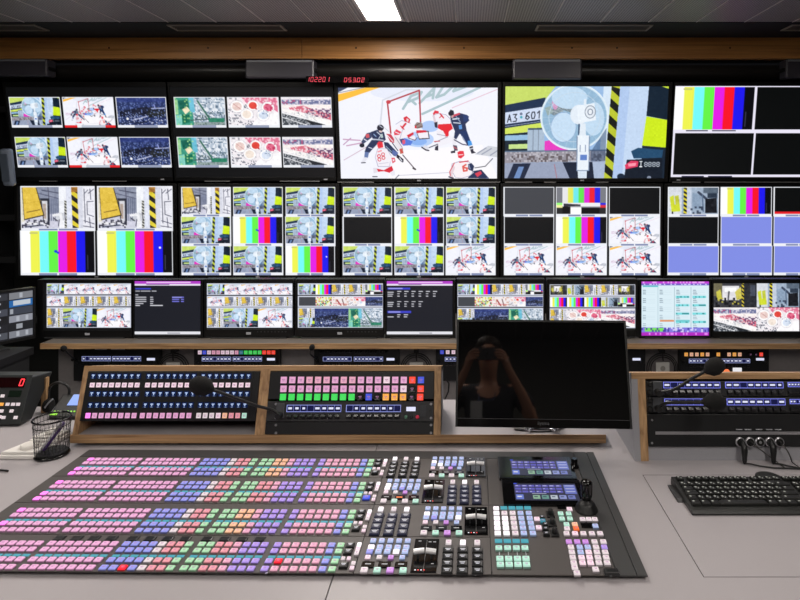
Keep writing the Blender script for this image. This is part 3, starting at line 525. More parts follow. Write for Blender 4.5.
# black masking panel behind the small desktop monitors
# ---------------------------------------------------------------- monitors
def monitor(lab, frame, Z, lean, tiles, scr=None, bg=(8,9,10), ss=1.7, group=None, logo=None, cat='monitor', chin=False, deep=.05, strips=(), name='video_monitor', bright=None, mount=True, dots=None):
    """frame: photo rectangle of the casing measured along its lower edge; tiles: (painter, x0,y0,x1,y1) photo rectangles"""
    fx0, fy0, fx1, fy1 = frame
    f = Fr(W((fx0+fx1)/2, fy1, Z), lean)
    w2 = (fx1-fx0)/2*Z/F; top = f.hit((fx0+fx1)/2, fy0, 0).z
    t = thing(name, lab, cat, f, group)
    if scr is None: scr = (fx0+3, fy0+3, fx1-3, fy1-5)
    my = (scr[1]+scr[3])/2
    sx0 = f.hit(scr[0], scr[3], 0).x; sx1 = f.hit(scr[2], scr[3], 0).x; sz0 = f.hit(scr[0], scr[3], 0).z; sz1 = f.hit(scr[0], scr[1], 0).z
    # casing: back tray, and a raised frame round the screen
    B().box(-w2, w2, .001, deep, 0, top).prism([(-w2*.7, deep), (w2*.7, deep), (w2*.5, deep+.03), (-w2*.5, deep+.03)], top*.2, top*.8, 'z').build('casing', M_bezel, t, .003)
    e = .006
    B().box(-w2, sx0, -e, .001, 0, top).box(sx1, w2, -e, .001, 0, top).box(sx0, sx1, -e, .001, sz1, top).box(sx0, sx1, -e, .001, 0, sz0).build('bezel', M_bezel, t, .0015)
    pw = int((sx1-sx0)/Z*F*ss)+2; ph = int((sz1-sz0)/Z*F*ss)+2
    p = Paint(pw, ph, bg)
    def px2(x, y, ):
        h = f.hit(x, y, 0); return ((h.x-sx0)/(sx1-sx0)*pw, (sz1-h.z)/(sz1-sz0)*ph)
    for tl in tiles:
        fn, a, b_, c, d = tl[:5]; opt = tl[5] if len(tl) > 5 else ''
        A = px2(a, b_); D = px2(c, d)
        bx = [A[0], A[1], D[0], D[1]]
        if 'L' in opt or 'R' in opt:      # label strip under the picture
            hh = bx[3]-bx[1]; lh = 2.6*ss; p.view(bx, (0, 0, 100, 100)); p.rect(0, 0, 100, 100, (236,238,244))
            y0 = 100*(1-lh/hh); 
            if 'R' in opt: p.rect(0, y0, 25, 100, (226,40,44)); p.rect(80, y0, 100, 100, (226,40,44))
            if 'S' in opt: p.rect(24, y0+100*.6/hh*ss, 76, 100, (130,140,176)); p.rect(49, y0, 51, 100, (236,238,244))
            else: p.rect(33, y0, 80, 100, (150,158,182) if 'R' not in opt else (190,196,210))
            i_ = .7*ss; tile(p, fn, (bx[0]+i_, bx[1]+i_, bx[2]-i_, bx[3]-lh))
        else: tile(p, fn, bx)
    p.clip = np.ones_like(p.X, bool)
    screen_obj('screen', t, sx0+.0005, sx1-.0005, sz0+.0005, sz1-.0005, p.a if bright is None else p.a*bright)
    if logo:
        q = f.hit(logo, fy1, 0).x; B().box(q-.012, q+.012, -e-.001, -e+.001, (sz0)*.3, sz0*.62).build('logo', M_logo, t)
    if dots:
        d_ = B()
        for k in range(dots[2]):
            q = dots[0]+(dots[1]-dots[0])*k/(dots[2]-1); h = f.hit(q, dots[3], 0); d_.box(h.x-.003, h.x+.003, -e-.002, -e+.001, h.z-.0025, h.z+.0025)
        d_.build('control_button', mat('bezel_button', (60,60,62), .4), t)
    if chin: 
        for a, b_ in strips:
            q0 = f.hit(a, fy1, 0).x; q1 = f.hit(b_, fy1, 0).x; B().box(q0, q1, -e-.002, 0, -.003, .003).build('lower_edge_glint', mat('edge_glint', (150,150,150), .3, .4), t)  # reflected glimmers on the silver lower edge, painted as short pale strips
    if mount: 
        B().box(-.1, .1, deep+.02, max(deep+.03, .05), top*.3, top*.7).build('wall_bracket', M_dark, t)
    return t, f
H, FN, BR, BK = sc_hockey, sc_fan, sc_bars, flat((7,9,9)); YL = sc_yellow; LB = flat((128,140,226)); BM = sc_bars_mark; BD = sc_bars_dot; DG = flat((66,68,74)); K2 = flat((12,14,16))
W1 = 'large monitors on the video wall'
T = math.radians(9)
def row6(kinds, xs, xs2):
    out = []
    for k, fn in enumerate(kinds):
        op = 'R' if fn is H else 'L'
        out.append((fn, xs[k][0], 97, xs[k][1], 127.6, op)); out.append((fn, xs2[k][0], 137, xs2[k][1], 167.4, op))
    return out
def row6c(kinds, b1, b2):     # b1: left edge at top, right edge at bottom of each tile
    return row6(kinds, b1, b2)
Z1 = 3.85
monitor('large wall monitor at top left with two rows of fan, hockey and night city pictures', (14.5, 82, 173.5, 181), Z1, T, row6c([FN, H, sc_city], [(9,63),(62,115.8),(115.3,168.2)], [(14.6,68.3),(67,120),(119,171.8)]), scr=(16, 87, 173, 177), chin=True, strips=((40,58),(93,127)), group=W1, logo=163)
monitor('large wall monitor with aerial, ring sculpture and stadium pictures, left of the hockey close-up', (175, 82, 336.5, 181), Z1, T, row6c([sc_aerial, sc_rings, sc_stadium], [(173.8,226.7),(226.8,279.7),(280.5,332.2)], [(176.8,229.3),(229.8,282),(282.3,334)]), scr=(176.5, 87, 335.5, 177), chin=True, strips=((205,230),(280,320)), group=W1, logo=326)
monitor('large wall monitor filled by one ice hockey picture', (337.5, 82, 500.5, 182), Z1, T, [(H, 338.2, 87.6, 498.5, 178.3)], scr=(341, 87.6, 497, 178.5), chin=True, strips=((338,374),(452,500)), group=W1, logo=419, ss=2.2)
monitor('large wall monitor filled by one picture of a white desk fan and a number plate', (502, 82, 667.5, 182), Z1, T, [(FN, 504, 86.4, 666, 178)], scr=(504.5, 86.4, 664, 178.2), chin=True, strips=((505,532),(544,556),(596,608)), group=W1, logo=582, ss=2.2)
WH = flat((232,228,244))
monitor('large wall monitor at top right with colour bars above black picture boxes', (669, 82, 831, 182), Z1, T,
    [(WH, 673.5, 86, 753.7, 177), (WH, 756, 86, 840, 177), (BR, 675, 87.2, 752, 129.5), (BK, 675, 133, 751, 174.5), (BK, 757.5, 87.2, 838, 129.5), (BK, 756, 133, 836, 174.5), (flat((40,40,70)), 686, 130.4, 708, 131.4), (flat((40,40,70)), 712, 130.4, 736, 131.4), (flat((40,40,70)), 682, 175.6, 704, 176.6), (flat((40,40,70)), 708, 175.6, 732, 176.6)], scr=(670.5, 86, 829, 177.3), chin=True, strips=((672,700),(704,800)), group=W1, logo=648+30)
T2 = math.radians(1.5)
W2 = 'multi picture monitors in the middle row'
def grid(cols, rows, kinds, opt='LS'):
    out = []
    for c, (a, b_) in enumerate(cols):
        for r, (y0, y1) in enumerate(rows): out.append((kinds[r][c], a, y0, b_, y1, opt))
    return out
R3 = [(187, 216.6), (216.4, 246), (245.4, 275)]
monitor('middle row wall monitor with yellow machine pictures over two colour bar pictures', (16.5, 183.5, 178, 278), Z1, T2, grid([(20.6,95.4),(97.3,172.8)], [(186.2,230.8),(230.3,275)], [[YL,YL],[BM,BD]]), scr=(19.5, 186, 174, 275.2), group=W2, logo=97)
monitor('middle row monitor with fan pictures and two colour bar tiles, under the aerial pictures', (179.5, 183.5, 340, 278), Z1, T2, grid([(181.4,231.2),(233.2,283),(285.3,335)], R3, [[YL,FN,FN],[FN,BM,FN],[FN,FN,BD]]), scr=(180.8, 186, 336, 275.2), group=W2, logo=258)
monitor('middle row monitor with fan tiles and one black tile, under the hockey close-up', (341.5, 183.5, 499, 278), Z1, T2, grid([(343,392.3),(394.6,444),(445.8,495.6)], R3, [[FN,FN,FN],[K2,BM,FN],[FN,FN,H]]), scr=(342.5, 186, 496.5, 275.2), group=W2, logo=419)
monitor('middle row wall monitor with grey and black tiles, bars and four small hockey tiles', (500.5, 183.5, 662, 278), Z1, T2, grid([(504,554.2),(556,606.8),(609,659.8)], R3, [[DG,sc_smpte,K2],[K2,BR,H],[H,H,H]]), scr=(503, 186, 660.5, 275.2), group=W2, logo=582)
def redline(p, box): p.view(box, (0,0,100,56)); p.rect(-1,-1,101,60,(7,9,9)); p.rect(0,51,100,57,(226,30,40))
monitor('middle row wall monitor at far right with lilac blue tiles and one colour bar tile', (663.5, 183.5, 828, 278), Z1, T2, grid([(668,718.4),(720.8,771.6),(773.8,824)], R3, [[sc_chair,BR,redline],[K2,LB,LB],[LB,LB,LB]]), scr=(667, 186, 825, 275.2), group=W2, logo=746)
# ---------------------------------------------------------------- front desk (nearer the video wall) with its shelf
ZS = 2.94
shelf_top = W(0, 343.5, ZS).z; 
eq = thing('front_desk', 'front row desk with long oak-edged shelf and grey back board, below the small monitors', 'desk', Fr((0, 3.1, -.3)))
q = shelf_top+.3
B().box(-2.09, 2.6, -.16, .5, q-.024, q).build('shelf', mat('dark_shelf_top', (96,90,84), .45, vary=.06), eq)
B().box(-2.09, 2.6, -.163, -.16, q-.026, q+.0005).build('shelf_edge', M_wood, eq)
B().box(-2.09, 2.6, -.03, .0, .25, q-.024).build('back_board', mat('grey_back_board', (128,124,124), .6, vary=.05, bscale=60), eq)
B().box(-2.09, 2.6, -.62, -.03, .52, .55).build('worktop', M_desk, eq)
for x in (-2.09, -.8, .9, 2.57):
    B().box(x, x+.03, 0, .5, 0, q-.024).build('support_panel', M_greyside, eq)
shelf_z = shelf_top
# small monitors on that shelf
ZM = 3.04
G3 = 'small monitors on the front desk shelf'
def small(lab, frame, scr, tiles, **kw):
    t, f = monitor(lab, frame, ZM, 0, tiles, scr=scr, ss=1.9, deep=.045, group=G3, name='desktop_monitor', mount=False, **kw)
    h = f.loc.z-shelf_z
    w2 = (frame[2]-frame[0])/2*ZM/F
    B().box(-.02, .02, .048, .062, -h+.004, .12).build('stand_post', M_black, t)
    B().box(-w2*.85, w2*.85, -.01, .15, -h, -h+.006).build('stand_foot', M_dark, t, .001)
    return t
def strip(x0, x1, rows, ra, rb, rc):
    out = [(flat((208,212,226)), x0-.8, r[0]-.8, x1+.8, r[1]+.8) for r in rows]
    for r, ks in ((rows[0], ra), (rows[1], rb)):
        n = len(ks); w_ = (x1-x0)/n
        out += [(k, x0+i*w_, r[0], x0+(i+1)*w_+.3, r[1]) for i, k in enumerate(ks)]
    y0, y1 = rows[2]; s = (x1-x0); ym = (y0+y1)/2
    out += [(rc[0], x0, y0, x0+s*.19, ym), (rc[1], x0, ym, x0+s*.19, y1), (rc[2], x0+s*.19, y0, x0+s*.6, y1), (rc[3], x0+s*.6, y0, x1, y1)]
    return out
small('small monitor at the far left end of the shelf with hockey and machine strips', (38,279.5,132.5,337), (44,282,131.5,330), strip(47.8,130,[(284.4,293.8),(296.4,305.6),(308.2,326.8)], [FN,H,H,H,H],[H,YL,YL,YL,YL],[YL,YL,FN,H]), logo=88)
small('small dark menu screen with purple title bar and few text lines, second from left', (133.2,279.5,203.5,337.9), (134.8,281,200.8,335), [(sc_menu,134.8,281,200.8,335)])
small('small monitor with hockey and machine strips, just right of the left menu screen', (204.5,279,294,336.5), (207,282,292.6,329), strip(208,291.6,[(284.6,294.2),(296.8,305.8),(308.2,326.8)], [FN,H,H,H,H],[H,YL,YL,YL,YL],[YL,YL,FN,H]), logo=249, dots=(258,286,9,331.5))
small('small monitor with bar strip and night city picture, left of the right menu screen', (295,279,384,336.5), (297.6,282,383,329), strip(299,382,[(284.6,294.2),(296.8,305.8),(308.2,326.8)], [FN,BR,YL,YL,sc_smpte],[DG,sc_mix,sc_skate,sc_rings,sc_city],[YL,FN,sc_city,sc_aerial]), logo=340, dots=(348,376,9,331.5))
small('small dark menu screen with purple title bar and rows of number columns', (385.2,279.5,455.5,337.9), (386.8,281,452.6,335), [(sc_menu2,386.8,281,452.6,335)])
small('small monitor with picture strips, half hidden by the big switched-off monitor', (456.5,279,545,336.5), (457.2,282,543.2,329), strip(458.4,542.2,[(284.8,294.4),(297,306.2),(308.6,326.8)], [FN,BR,YL,YL,sc_smpte],[DG,sc_mix,sc_skate,sc_rings,sc_city],[YL,FN,sc_city,sc_aerial]))
small('small monitor with three colour bar tiles in its middle strip, beside the table screen', (547,279,637.5,336.5), (549.4,282,635.5,329.4), strip(550.6,634.4,[(285.2,295),(297.2,306.6),(309.2,327)], [sc_robot,sc_chair,YL,YL,sc_robot],[BR,BR,BR,sc_chair,sc_smpte],[YL,YL,sc_rings,sc_stadium]))
small('small bright monitor showing a white data table with purple edges', (639,279.5,711,337.9), (641.3,281.4,708.9,335.6), [(sc_table,641.3,281.4,708.9,335.6)])
small('small monitor at far right of the shelf with four studio and stadium pictures', (712,279,802.5,337.5), (713.2,283,800,331.4), [(sc_robot,713.5,283.6,756,307),(sc_chair,756.6,283.6,799,307),(sc_stadium,713.5,307.6,756,331),(sc_rings,756.2,307.6,799,331)])
# angled desktop monitor at the left edge
zl = 2.05

# ---------------------------------------------------------------- angled monitor and cabinet at the left edge
cab = B().box(-3.0, -2.05, 2.1, 2.925, -.3+.5*0, .70); cab.box(-3.02, -2.03, 2.08, 2.93, .70, .735)
o = thing('side_cabinet', 'dark low cabinet under the angled monitor at the left edge', 'cabinet', Fr((-2.5, 2.5, -.3)))
B().box(-.5, .37, -.4, .42, 0, 1.0).build('body', M_dark, o); B().box(-.52, .385, -.42, .43, 1.0, 1.035).build('top', mat('dark_top', (34,34,36), .4), o)
c_ = W(35, 341, 3.0); dv = Vector((.08, .12, 0)).normalized()
fa = Fr((c_.x-dv.x*.22, c_.y-dv.y*.22, .76), 0, math.atan2(.12, .08))
t = thing('desktop_monitor', 'small monitor turned sideways at the left edge, showing grey and blue window panes', 'monitor', fa)
B().box(-.22, .22, .001, .035, 0, .255).build('casing', M_bezel, t, .003)
B().box(-.22, -.212, -.006, .001, 0, .255).box(.212, .22, -.006, .001, 0, .255).box(-.212, .212, -.006, .001, .247, .255).box(-.212, .212, -.006, .001, 0, .014).build('bezel', M_bezel, t)
pp = Paint(330, 190); pp.view((0,0,330,190), (0,0,1,1)); pp.rect(0,0,1,1,(26,28,34)); sc_desktop(pp, (165,0,330,190)); sc_desktop(pp, (0,0,160,190)); screen_obj('screen', t, -.212, .212, .014, .247, pp.a*.8)
B().box(-.02, .02, .036, .05, -.02, .12).build('stand_post', M_black, t); B().box(-.1, .1, -.04, .1, -.025, -.018).build('stand_foot', M_dark, t)
# grey rounded loudspeaker hanging left of the video wall
fs = Fr(W(9.5, 186, 3.7), math.radians(8)); t = thing('loudspeaker', 'small grey rounded loudspeaker hanging left of the top left monitor', 'speaker', fs)
B().prism([(-.034,.0),(-.028,-.02),(.028,-.02),(.034,0),(.028,.03),(-.036,.03)], 0, .23, 'z').build('body', mat('grey_speaker', (120,130,146), .35), t, .015)
B().prism([(-.022,-.021),(.022,-.021),(.022,-.026),(-.022,-.026)], .03, .2, 'z').build('grille', mat('speaker_grille', (80,90,104), .6, bump=.6, bscale=500), t)
B().box(-.13, -.0, .03, .045, .2, .215).box(-.13, -.11, .045, .25, .2, .215).build('bracket', M_dark, t)
# boxes under the beam
for a, b_, y0, y1, lab in ((-20, 47, 54.5, 76, 'grey box unit hanging under the beam at the left edge of the photo'), (245, 314, 58.5, 78, 'grey box unit hanging under the beam above the ring sculpture picture'), (513, 582, 57.5, 79, 'grey box unit hanging under the beam between the hockey and fan monitors'), (786, 850, 56, 78, 'grey box unit hanging under the beam at the right edge of the photo')):
    f = Fr(W((a+b_)/2, y1, 3.70)); w2 = (b_-a)/2*3.7/F; h = (y1-y0)*3.7/F-.006
    t = thing('ceiling_projector_box', lab, 'box', f, 'grey boxes under the beam')
    h = min(h, zb0-f.loc.z-.002)
    B().box(-w2, w2, 0, .085, 0, h).build('body', mat('grey_box', (74,72,80), .35), t, .01)
    B().box(-w2+.012, w2-.012, -.003, 0, h*.86, h*.96).build('top_edge', mat('grey_box_edge', (150,152,158), .3), t)
    for s in (-1, 1): B().box(s*w2-.006, s*w2+.006, .01, .075, h*.35, h*.55).build('side_knob', M_black, t)
    B().box(-w2*.6, w2*.6, .03, .06, h, zb0-f.loc.z+.01).build('hanger', M_dark, t)
# red LED clock digits, partly below the tube
SEG = {'0':'abcdef','1':'bc','2':'abged','3':'abgcd','5':'afgcd','4':'fgbc','L':'fed'}
fk = Fr(W(336, 82.6, 3.675)); t = thing('led_clock', 'red LED number display above the hockey monitor, below the dark tube', 'clock', fk)
B().box(-.185, .2, 0, .015, 0, .040).build('housing', M_blackg, t); B().box(.0, .1, .015, .12, .030, .038).build('bracket', M_dark, t)
def seg_digits(b, txt, x, z, w_, h, y, th, slant=.12):
    for ch in txt:
        S = {'a':(0,1,1,1),'b':(1,.5,1,1),'c':(1,0,1,.5),'d':(0,0,1,0),'e':(0,0,0,.5),'f':(0,.5,0,1),'g':(0,.5,1,.5)}
        for s in SEG.get(ch, ''):
            x0, z0, x1, z1 = S[s]; p = [(x+x0*w_+slant*z0*h, z+z0*h), (x+x1*w_+slant*z1*h, z+z1*h)]
            if z0 == z1: b.box(p[0][0], p[1][0], y-.001, y, p[0][1]-th/2, p[0][1]+th/2)
            else: b.add([(p[0][0]-th/2, y, p[0][1]), (p[0][0]+th/2, y, p[0][1]), (p[1][0]+th/2, y, p[1][1]), (p[1][0]-th/2, y, p[1][1])], [(0,1,2,3)])
        x += w_*1.55
for k, ch in enumerate('102201'): b = B(); seg_digits(b, ch, -.180+k*.0245, .006, .014, .027, -.001, .003); b.build('red_digit', mat('red_led', (200,40,50), .5, 0, (240,90,110), .6), t)
for k, ch in enumerate('05302'): b = B(); seg_digits(b, ch, .050+k*.0265, .004, .015, .024, -.001, .003); b.build('red_digit', mat('red_led', (200,40,50), .5, 0, (240,90,110), .6), t)

# ---------------------------------------------------------------- the desk
dk = thing('console_desk', 'wide light grey operator desk carrying the mixing panel', 'desk', Fr((0, 1.5, 0)))
dy0, dy1 = .93-1.5, 2.12-1.5
g = .0012
w_ = B(); 
def slab(b, x0, x1, y0, y1): b.box(x0+g, x1-g, y0-1.5+g, y1-1.5-g, .728, .75)
slab(w_, -1.98, -.27, .93, 2.12)
w_.prism([(x_, y_-1.5) for x_, y_ in ((-.27+g,.93+g),(2.3,.93+g),(2.3,1.209-g),(.477-g,1.209-g),(.477-g,1.627+g),(2.3,1.627+g),(2.3,2.12-g),(-.27+g,2.12-g))], .728, .75, 'z')
w_.build('worktop', M_desk, dk)
w_ = B(); slab(w_, .477, 2.3, 1.209, 1.627); w_.build('hatch_cover', M_desk, dk)
B().box(-1.98, 2.3, dy0, dy1, .70, .7275).build('underlay', M_gap, dk)
B().box(-1.98, 2.3, dy0-.003, dy0, .70, .7495).build('front_edge', M_wood, dk)
for x in (-1.96, -.8, .8, 2.2): B().box(x, x+.03, dy0+.1, dy1-.05, 0, .70).build('support_panel', M_greyside, dk)
B().box(-1.95, 2.23, dy1-.05, dy1-.03, .2, .70).build('back_panel', M_greyside, dk)

# raised shelf behind the mixer
ST = EYE-.765            # its top
sh = thing('raised_shelf', 'raised grey shelf with oak front edge behind the mixing panel', 'shelf', Fr((0, 1.8, .75)))
xl = W(70, 435, 1.8).x; xr = W(606, 440, 1.8).x; tz = ST-.75
B().box(xl, xr, .003, .29, tz-.024, tz).build('board', M_desk, sh)
B().box(xl, xr, 0, .003, tz-.0245, tz+.0003).build('front_edge', M_wood, sh)
for x in (xl+.02, -.55, xr-.08): B().box(x, x+.05, .03, .26, 0, tz-.024).build('spacer', M_gap, sh)

# left double rack bay
LT = math.radians(17); FL = Fr((0, 1.80, ST), -LT)
def wedge(b, x0, x1, d, m=0, L=.198, tilt=LT, top=.3, y0=0):
    c, s = math.cos(tilt), math.sin(tilt); b.prism([(y0, 0), (y0+L*s, L*c), (y0+L*s+d, L*c-d*top), (y0+L*s+d+.02, 0)], x0, x1, 'x', m)
RO = Vector((0, 1.80, ST))
bay = thing('rack_bay', 'oak-edged double rack bay leaning back on the raised shelf, left of the switched-off monitor', 'rack', Fr(RO))
xa = FL.hit(76, 421, 0).x; xm0, xm1 = FL.hit(254.5, 436, 0).x, FL.hit(264.5, 436, 0).x; xb0, xb1 = FL.hit(433.5, 436, 0).x, FL.hit(440.5, 436, 0).x
for nm, a, b_, lab in (('side_panel', xa-.004, xa+.012, None), ('side_panel', xm0, xm1, None), ('side_panel', xb0, xb1, None)):
    q = B(); wedge(q, a, b_, .13); q.build(nm, M_woodz if b_ < xb0 else M_greyside, bay)
q = B(); wedge(q, xb0, xb1, .006, y0=-.0012); q.build('oak_trim', M_woodz, bay)
c, s = math.cos(LT), math.sin(LT)
q = B(); q.prism([(.198*s-.0006, .198*c+.0), (.198*s-.004, .198*c-.0145), (.198*s+.12, .198*c-.05), (.198*s+.13, .198*c-.038)], xa-.004, xb1, 'x'); q.build('top_board', M_wood, bay)
B().prism([(.1, 0), (.1+.16*s, .16*c), (.11+.16*s, .16*c), (.11, 0)], xa+.012, xb0, 'x').build('inner_back', M_gap, bay)
B().prism([(.198*s-.0035, .198*c-.0145), (.19*s-.003, .19*c-.0145), (.2*s+.03, .19*c-.02)], xa+.012, xb0, 'x').build('top_rail', M_gap, bay)

# key caps shared as meshes
KM = {}
COL = dict(pink=(226,166,206), mag=(250,130,228), rose=(228,166,190), salmon=(226,150,160), blue=(146,150,226), violet=(172,146,226), green=(166,214,172), mint=(176,222,204), white=(220,208,212), peach=(240,186,150), teal=(60,140,160), ice=(170,186,226), red=(246,30,50), orange=(240,110,50), grn=(70,222,96), amber=(250,176,80), dblue=(70,90,220), snow=(250,244,250), dark=(26,27,29), lilac=(200,140,220), off=(30,36,32), wpink=(240,214,226), key_red=(238,70,50), navy=(40,44,70))
STR = dict(mag=1.2, red=1.2, snow=.95, dark=0, off=0, teal=.6, key_red=1.0, navy=.25)
def colm(c):
    if STR.get(c, .62) == 0: return mat('cap_'+c, COL[c], .3)
    return mat('cap_'+c, [v*.75 for v in COL[c]], .35, 0, COL[c], STR.get(c, .74))
def skm(c): return mat('skirt_'+c, [v*.55 for v in COL[c]], .4, 0, COL[c], STR.get(c, .62)*.16) if STR.get(c, .62) else colm(c)
M_mark = mat('cap_print', (150,110,150), .5, 0, (190,130,180), .4); M_markw = mat('cap_print_white', (200,200,210), .5, 0, (200,205,220), .5)
def cap(w_, d, h, c, mark=True, taper=.82):
    k = (round(w_, 4), round(d, 4), h, c, mark)
    if k not in KM:
        KM[k] = B().cap(0, 0, 0, h, w_, d, taper, 0, 1 if mark else None, 2).mesh('key_cap', [colm(c), M_markw if c in ('dark', 'navy') else M_mark, skm(c)])
    return KM[k]
R90 = math.pi/2
def capv(name, parent, x, z, w_, d, h, c, mark=True, y=0):       # on an upright face: rises towards the viewer
    o = inst(name, cap(w_, d, h, c, mark, .9), parent, (x, y, z)); o.rotation_euler = (R90, 0, 0); return o
def flatq(b, f, a, c_, y, m=0, th=.001):                        # thin plate on an upright face from photo corners
    p = f.hit(a[0], a[1], y); q = f.hit(c_[0], c_[1], y); b.box(min(p.x, q.x), max(p.x, q.x), y-th, y, min(p.z, q.z), max(p.z, q.z), m); return b

# auxiliary key panel (left rack)
t = thing('auxiliary_key_panel', 'black key panel with blue displays and pink bottom keys, in the left rack', 'control panel', FL)
pb = FL.hit(76, 421, 0).z; pt = FL.hit(83, 371.5, 0).z
B().box(xa+.013, xm0-.001, -.004, .02, pb, pt).build('face_plate', mat('panel_black', (24,25,27), .4), t, .001)
B().box(xa+.03, xm0-.02, .02, .06, pb+.01, pt-.02).build('chassis', M_dark, t)
for px in (144.5, 197.5, 251): 
    h = FL.hit(px, 400, -.004); B().box(h.x-.0008, h.x+.0008, -.0046, -.0036, pb+.002, pt-.002).build('seam', M_gap, t)
secs = [(83+3.5, 137.5), (146+3, 194), (200, 248)]
rows = [(376, 'disp', [(93.5,138.5),(149,194),(203.5,248.7)]), (385, 'w', [(92.8,137.6),(148,194),(202,248)]), (393.7, 'disp', [(92,137),(147.5,193),(201.5,247)]), (405, 'disp', [(90.5,136),(145.5,191),(200.5,245)]), (415.5, 'k', [(88.5,134.5),(142.8,189.2),(199,244.5)])]
bot = [['pink']*8, ['pink']*8, ['white','white','white','wpink','peach','salmon','salmon','mint']]
dm = B()
for y, kind, xs in rows:
    for si, (a, b_) in enumerate(xs):
        for k in range(8):
            px = a+(b_-a)*k/7; h = FL.hit(px, y, -.004)
            if kind == 'disp':
                o = B().box(-.0075, .0075, -.0016, 0, -.0075, .0075, 0).box(-.0042, .0042, -.002, -.0016, .001, .0042, 1).box(-.0014, .0014, -.002, -.0016, -.0035, .001, 1).box(-.003, .003, -.002, -.0016, -.0066, -.0058, 1) if not KM.get('disp') else None
                if o: KM['disp'] = o.mesh('key_display', [mat('deep_blue_display', (8,18,40), .2, 0, (20,50,110), .4), mat('display_glyph', (180,200,230), .4, 0, (170,196,236), .6)])
                inst('key_display', KM['disp'], t, (h.x, -.004, h.z))
            else:
                c = 'wpink' if kind == 'w' else bot[si][k]
                if kind == 'k' and si == 0 and k == 0: c = 'mag'
                capv('key', t, h.x, h.z, .0140, .0150 if kind == 'k' else .0135, .005, c, y=-.004)

def intercom(f, t, blocks, lev_y, y=-.004, cell=8, lev=True, glowcol=(150,160,235), pats=None):
    """outlined display windows with lit cells, and a row of small lever keys"""
    for bi, (a, b_, y0, y1) in enumerate(blocks):
        A = f.hit(a, y1, y); D = f.hit(b_, y0, y); e = .0016
        x0, x1, z0, z1 = A.x, D.x, A.z, D.z
        b = B().box(x0, x1, y-.001, y, z0, z0+e).box(x0, x1, y-.001, y, z1-e, z1).box(x0, x0+e, y-.001, y, z0, z1).box(x1-e, x1, y-.001, y, z0, z1)
        b.box(x0, x1, y-.0005, y, z0, z1, 1)
        cw = (x1-x0)/cell; rg = random.Random(bi*7+int(a))
        for k in range(cell):
            b.box(x0+k*cw-.0004, x0+k*cw+.0004, y-.0009, y, z0, z1)
            if (bi*5+k*3+int(a)) % 7 != 1: 
                zc = (z0+z1)/2; hw = cw*(.18+.18*rg.random()); b.box(x0+(k+.5)*cw-hw, x0+(k+.5)*cw+hw, y-.001, y, zc-(z1-z0)*.13, zc+(z1-z0)*.16, 2)
        b.build('display_window', [glow('window_outline%d' % int(glowcol[0]), glowcol, .8), mat('window_ground', (16,16,36), .2, 0, (30,34,90), .5), glow('window_text', (222,226,250), .9)], t)
        if lev:
            for k in range(cell):
                xx = x0+(k+.5)*cw; zz_ = f.hit(a, lev_y, y).z
                KM.setdefault('lever', B().prism([(0,-.007),(-.008,-.004),(-.011,.001),(-.005,.006),(0,.007)], -.0065, .0065, 'x').mesh('lever_key', [mat('lever_black', (30,31,33), .3)]))
                inst('lever_key', KM['lever'], t, (xx, y, zz_))

# colour key panel and intercom in the right half of the left bay
t = thing('colour_key_panel', 'black rack panel with three rows of pink, green and orange square keys', 'control panel', FL)
x0p, x1p = xm1+.001, xb0-.001
A = FL.hit(272, 399, 0).z; D = FL.hit(272, 372, 0).z
B().box(x0p, x1p, -.004, .02, A, D).build('face_plate', mat('panel_black', (24,25,27), .4), t, .001)
B().box(x0p+.02, x1p-.02, .02, .06, A+.003, D-.02).build('chassis', M_dark, t)
R1 = ['pink','pink','pink','rose','rose','rose','pink','rose','rose','pink','pink','pink','wpink','pink','pink','key_red','dblue']
R2 = ['mag']*0+['pink','pink','pink','pink','pink','pink','pink','pink','pink','pink','pink','pink','pink','pink','wpink','off','key_red']
R3_ = ['grn']*9+['off','dblue','off','amber','amber','amber','off','key_red']
for y, cs in ((380, R1), (388.8, R2), (397, R3_)):
    for k, c in enumerate(cs):
        px = (284 if y < 384 else 283.7 if y < 392 else 283.2)+k*(421-284)/16; h = FL.hit(px, y, -.004)
        capv('key', t, h.x, h.z, .0190, .0190, .005, c, y=-.004, mark=c not in ('grn',))
t = thing('intercom_panel', 'black intercom panel with two blue lit windows, below the colour keys', 'intercom', FL)
A2 = FL.hit(272, 421.5, 0).z
A = FL.hit(272, 401.3, 0).z
B().box(x0p, x1p, -.004, .02, A2, A).build('face_plate', M_dark, t, .001); B().box(x0p+.02, x1p-.02, .02, .07, A2+.003, A-.004).build('chassis', M_dark, t)
intercom(FL, t, [(286.5, 341.5, 404.8, 412), (346, 401, 404.8, 412)], 416.5)
h = FL.hit(411, 409, -.004); B().box(h.x-.014, h.x+.014, -.0052, -.004, h.z-.006, h.z+.006).build('small_display', glow('window_text', (222,226,250), .9), t)
for px, py, cc in ((406,417,(90,130,110)),(417.5,417,(220,60,90)),(411,417,(40,40,42))):
    h = FL.hit(px, py, -.004); B().lathe([(.0055,0),(.0055,-.004),(.004,-.006)], (h.x, -.004, h.z), 'y', 12).build('round_key', mat('round_key_%d' % cc[0], cc, .3), t)
h = FL.hit(423, 411, -.004); sb = B().box(h.x-.009, h.x+.009, -.0055, -.004, h.z-.016, h.z+.016)
for k in range(6): sb.box(h.x-.007, h.x+.007, -.007, -.0055, h.z-.0135+k*.005, h.z-.0115+k*.005)
sb.build('grille', mat('vent_grille', (54,56,60), .5), t)
for px, py in ((276,404),(276,418),(431,404),(431,418),(430,411)):
    h = FL.hit(px, py, -.004); B().lathe([(.004,0),(.0035,-.003)], (h.x, -.004, h.z), 'y', 10).build('screw', M_silver if py != 411 else M_black, t)
h = FL.hit(280.5, 410, -.004); B().box(h.x-.013, h.x+.013, -.008, -.004, h.z-.022, h.z+.02).build('speaker_plate', mat('speaker_plate', (70,72,76), .45), t, .002)
